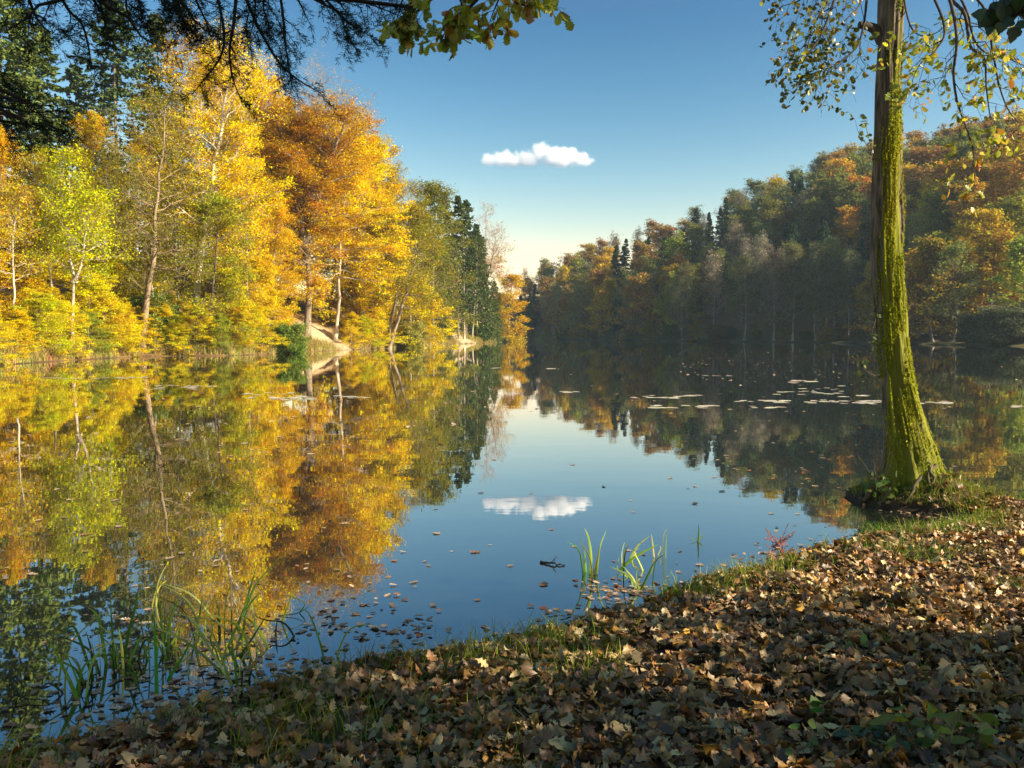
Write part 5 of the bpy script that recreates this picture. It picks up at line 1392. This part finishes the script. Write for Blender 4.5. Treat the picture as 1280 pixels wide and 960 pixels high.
# ------------------------------------------------------------------ floating things
M_pad = leaf_mat('lily_pads', src='tint', trans=.1, hue=.02, val=.25, gloss=.8, rough=.3)
def pads():
    rng = np.random.default_rng(91)
    protos = []
    for k in range(4):
        n = 18; th = np.linspace(.18, 6.10, n); r = 1 + rng.normal(size=n) * .03
        V = np.concatenate([[[0, 0, .004]], np.column_stack([np.cos(th) * r, np.sin(th) * r, rng.random(n) * .05])])
        T = np.array([[0, i, i + 1] for i in range(1, n)])
        mb = MB(); mb.add(V, T=T, rnd=rng.random(), col=[(.58, .50, .38), (.50, .46, .30), (.62, .52, .42), (.50, .40, .28)][k])
        me = mb.mesh('lily_pad'); me.materials.append(M_pad); protos.append(me)
    rafts = [('long thin raft at the left end of the hill reflection', [(800, 496, 26, 2), (838, 497, 8, 1), (860, 495, 14, 1)], 13),
             ('raft lying nearest the camera of the hillside rafts', [(850, 508.5, 34, 2.6), (884, 508, 12, 1)], 13),
             ('middle raft between the thin raft and the mossy oak', [(946, 501, 26, 1.2), (972, 502, 16, 1.5), (960, 509, 22, 1.5), (1000, 491, 36, 2)], 22),
             ('broad raft touching the outline of the mossy oak', [(1020, 502, 26, 2), (1060, 503, 32, 2.2), (1085, 502, 14, 1.4), (1070, 495, 20, 1.2), (1040, 487, 40, 5)], 28),
             ('small farthest raft left of the mossy oak', [(994, 477, 9, 2), (1015, 477, 5, .6), (900, 470, 20, 1)], 9),
             ('raft right of the mossy oak', [(1168, 503, 20, 1.5), (1185, 504, 6, 1)], 9),
             ('group cut by the right edge of the view', [(1274, 508, 8, 1)], 4),
             ('raft before the reflection of the sandy bank', [(345, 494, 42, 3.5), (372, 498, 30, 2), (440, 496, 20, 1.6)], 24),
             ('thin row in front of the leaning alder', [(218, 484, 30, 2.5), (255, 483, 14, 1), (92, 473, 40, .8), (160, 472, 20, .8)], 20),
             ('scattering in mid lake before the wooded point', [(712, 490, 14, .8), (630, 460, 14, .6), (690, 461, 8, .4)], 7)]
    for name, spots, n in rafts:
        for i in range(int(n * 1.6)):
            px, py, w, h = spots[i % len(spots)] if i < len(spots) * 2 else spots[rng.integers(len(spots))]
            p = onz(px + rng.uniform(-w, w), py + rng.uniform(-h, h), .004)
            o = bpy.data.objects.new('lily_pad', protos[rng.integers(4)]); COL.objects.link(o)
            s = rng.uniform(.06, .125) * (1.5 if p[1] > 30 else 1)
            o.location = p.tolist(); o.scale = (s * 1.35, s, s); o.rotation_euler = (0, 0, rng.normal() * .5)
            tag(o, 'pale lily pad in the ' + name, 'lily pad', name)
pads()

def floating():
    rng = np.random.default_rng(92)
    cols = {'tan': (.30, .20, .12), 'russet': (.24, .10, .04), 'dark brown': (.06, .04, .025)}
    protos = {}
    for cn, c in cols.items():
        protos[cn] = []
        for kd in ('oak', 'maple', 'beech'):
            mb = MB(); leaves(mb, rng, np.zeros((1, 3)), np.array([[1., 0, 0]]), np.array([[0, 0, 1.]]), np.array([1.0]), kd, np.array([c]), curl=(.1, .35), bend=(.1, .5), ripple=.02)
            me = mb.mesh('floating_leaf'); me.materials.append(M_litter); protos[cn].append(me)
    zones = [('floating in the reflection of the gold trees', 46, lambda: (rng.uniform(0, 470), 540 + 190 * rng.random())),
             ('floating in the bright sky reflection', 46, lambda: (rng.uniform(480, 1080), 560 + 190 * rng.random())),
             ('floating in the dark hill reflection left of the oak', 60, lambda: (rng.uniform(830, 1090), 520 + 95 * rng.random())),
             ('floating in the hill reflection right of the oak', 18, lambda: (rng.uniform(1165, 1280), 500 + 110 * rng.random()))]
    for zn, n, f in zones:
        for i in range(n):
            px, py = f()
            p = onz(px, py, .004)
            if lake_sd(p[None, :2])[0] > -.15: continue
            cn = ['tan', 'tan', 'russet', 'dark brown'][rng.integers(4)] if 'sky' in zn else ['tan', 'tan', 'russet'][rng.integers(3)]
            o = bpy.data.objects.new('floating_leaf', protos[cn][rng.integers(3)]); COL.objects.link(o)
            s = rng.uniform(.035, .09)
            o.location = p.tolist(); o.scale = (s, s, s); o.rotation_euler = (0, 0, rng.random() * 6.28)
            tag(o, f'{cn} fallen leaf {zn}', 'leaf', f'{cn} leaves {zn}')
    # uncountable: the wet leaves packed along the shore and fine specks far out
    mb = MB()
    n = 52000
    x = rng.uniform(-3.4, 4.6, n); y = rng.uniform(2.4, 8.4, n); P = np.column_stack([x, y]); sd = lake_sd(P)
    dens = np.where(x < -.45, np.exp(sd / .42) * (.35 + .65 * (wavy(P, 4.5, 31) > -.1)), np.exp(sd / .10) * (.3 + .7 * (wavy(P, 5, 32) > 0)))
    sun = np.exp(-(((x - .78) / .28) ** 2 + ((y - 5.75) / .22) ** 2)) * .8
    k = (sd < .02) & (rng.random(n) < np.maximum(dens * .7, sun))
    P = np.column_stack([x[k], y[k], rng.uniform(.002, .010, k.sum())]); P = P[in_view(P)]
    m = len(P); U, N = rand_dirs(rng, m, .12)
    for q, kd in enumerate(('oak', 'maple', 'beech')):
        j = np.arange(m) % 3 == q
        leaves(mb, rng, P[j], U[j], N[j], rng.uniform(.026, .064, j.sum()), kd, pick(rng, j.sum(), [(.32, .22, .13), (.17, .105, .055), (.42, .29, .17), (.22, .09, .035)], [4, 3, 3, 1.5], .3), curl=(-.1, .4), bend=(-.2, .6), ripple=.02)
    o = link('floating_leaf_litter', mb.mesh('floating_leaf_litter', True), M_litter); o['kind'] = 'stuff'; tag(o, 'wet brown leaves packed on the shallow water along the near shore', 'floating leaves')
    mb = MB(); P = []
    for _ in range(420):
        u = rng.random()
        px, py = (rng.uniform(850, 1090), 436 + 40 * rng.random() ** 1.4) if u < .55 else (rng.uniform(640, 1280), 432 + 90 * rng.random()) if u < .8 else (rng.uniform(0, 620), 480 + 90 * rng.random())
        P.append(onz(px, py, .004))
    P = np.array(P); P = P[lake_sd(P[:, :2]) < -.5]; m = len(P); U, N = rand_dirs(rng, m, .1)
    leaves(mb, rng, P, U, N, rng.uniform(.07, .15, m), 'beech', pick(rng, m, [(.42, .30, .18), (.34, .2, .09)], [2, 1]), curl=(.1, .4), bend=(.1, .6))
    o = link('drifting_specks', mb.mesh('drifting_specks', True), M_litter); o['kind'] = 'stuff'; tag(o, 'fine scatter of tan leaves drifting far out on the lake', 'floating leaves')
floating()

# ------------------------------------------------------------------ clouds
def cloud(name, label, Y, zc, lumps, sc, dens, nscale, soft, bottom=None, thick=.8, amp=.55, detail=5.0):
    """volume cloud; lumps are (px, py, rx, ry) in photo pixels turned into metres at distance Y"""
    k = Y / F
    c = at(zc[0], zc[1], Y)
    m, N, ln, out = mat(name)
    tc = N('TexCoord'); prev = None
    ext = np.zeros((2, 3)) ; mn, mx = np.full(3, 1e9), np.full(3, -1e9)
    for px, py, rx, ry in lumps:
        q = np.array([(px - zc[0]) * k, 0, -(py - zc[1]) * k]); r = np.array([rx * k, max(rx, ry) * k * thick, ry * k])
        mn = np.minimum(mn, q - r * 1.15); mx = np.maximum(mx, q + r * 1.15)
        s = N('VectorMath', operation='SUBTRACT'); ln(tc.outputs['Object'], s.inputs[0]); s.inputs[1].default_value = q.tolist()
        d = N('VectorMath', operation='DIVIDE'); ln(s.outputs[0], d.inputs[0]); d.inputs[1].default_value = r.tolist()
        l = N('VectorMath', operation='LENGTH'); ln(d.outputs[0], l.inputs[0])
        o1 = N('Math', operation='SUBTRACT', i_0=1.0); ln(l.outputs['Value'], o1.inputs[1])
        if prev is None: prev = o1
        else:
            x = N('Math', operation='MAXIMUM'); ln(prev.outputs[0], x.inputs[0]); ln(o1.outputs[0], x.inputs[1]); prev = x
    nz = N('TexNoise', i_Scale=nscale, i_Detail=detail, i_Roughness=.6); ln(tc.outputs['Object'], nz.inputs['Vector'])
    a = N('Math', operation='SUBTRACT', i_1=.5); ln(nz.outputs[0], a.inputs[0])
    b_ = N('Math', operation='MULTIPLY', i_1=amp * 2); ln(a.outputs[0], b_.inputs[0])
    sm = N('Math', operation='ADD'); ln(prev.outputs[0], sm.inputs[0]); ln(b_.outputs[0], sm.inputs[1])
    mr = N('MapRange', i_1=.12, i_2=.12 + soft, i_3=0.0, i_4=dens); mr.interpolation_type = 'SMOOTHSTEP'; ln(sm.outputs[0], mr.inputs[0])
    dn = mr.outputs[0]
    if bottom is not None:
        sx = N('SeparateXYZ'); ln(tc.outputs['Object'], sx.inputs[0])
        zb = -(bottom - zc[1]) * k
        bm = N('MapRange', i_1=zb - 3 * k, i_2=zb + 3 * k); ln(sx.outputs['Z'], bm.inputs[0])
        mu = N('Math', operation='MULTIPLY'); ln(dn, mu.inputs[0]); ln(bm.outputs[0], mu.inputs[1]); dn = mu.outputs[0]
    v = N('VolumeScatter', i_Anisotropy=.2); v.inputs['Color'].default_value = (1, 1, 1, 1); ln(dn, v.inputs['Density'])
    ln(v.outputs[0], out.inputs['Volume'])
    bm_ = bpy.data.meshes.new(name)
    vs = [(x, y, z) for x in (mn[0], mx[0]) for y in (mn[1], mx[1]) for z in (mn[2], mx[2])]
    bm_.from_pydata(vs, [], [(0, 1, 3, 2), (4, 6, 7, 5), (0, 4, 5, 1), (2, 3, 7, 6), (0, 2, 6, 4), (1, 5, 7, 3)])
    o = link(name, bm_, m, loc=c); tag(o, label, 'cloud')
    return o
z2 = lambda x, y, r, s: (560 + x / 4.363, 140 + y / 4.363, r / 4.363, s / 4.363)
cloud('cloud', 'small white puffy cloud alone in the blue sky above the lake', 2200, (672, 195),
      [z2(365, 272, 95, 50), z2(600, 268, 120, 55), z2(235, 262, 66, 50), z2(300, 262, 75, 60), z2(430, 258, 90, 75), z2(500, 218, 62, 72), z2(565, 240, 80, 70), z2(640, 252, 92, 72), z2(725, 262, 72, 60)], 1, .085, .036, .6, bottom=206, amp=.95, detail=10.0)
cloud('cloud_bank', 'pale cream cloud bank low over the far end of the lake', 5200, (668, 342),
      [(640, 345, 60, 32), (690, 338, 60, 26), (600, 350, 60, 34)], 1, .0035, .004, 1.0, amp=.3, thick=.5)
cloud('cloud', 'scrap of white cloud peeping out right of the mossy trunk', 3000, (1132, 202), [(1131, 204, 11, 18)], 1, .02, .02, .5, amp=.8)
for o in bpy.data.objects:
    if o.type == 'MESH' and o.get('category') is None and o.parent is None and o.get('kind') is None: print('untagged', o.name)
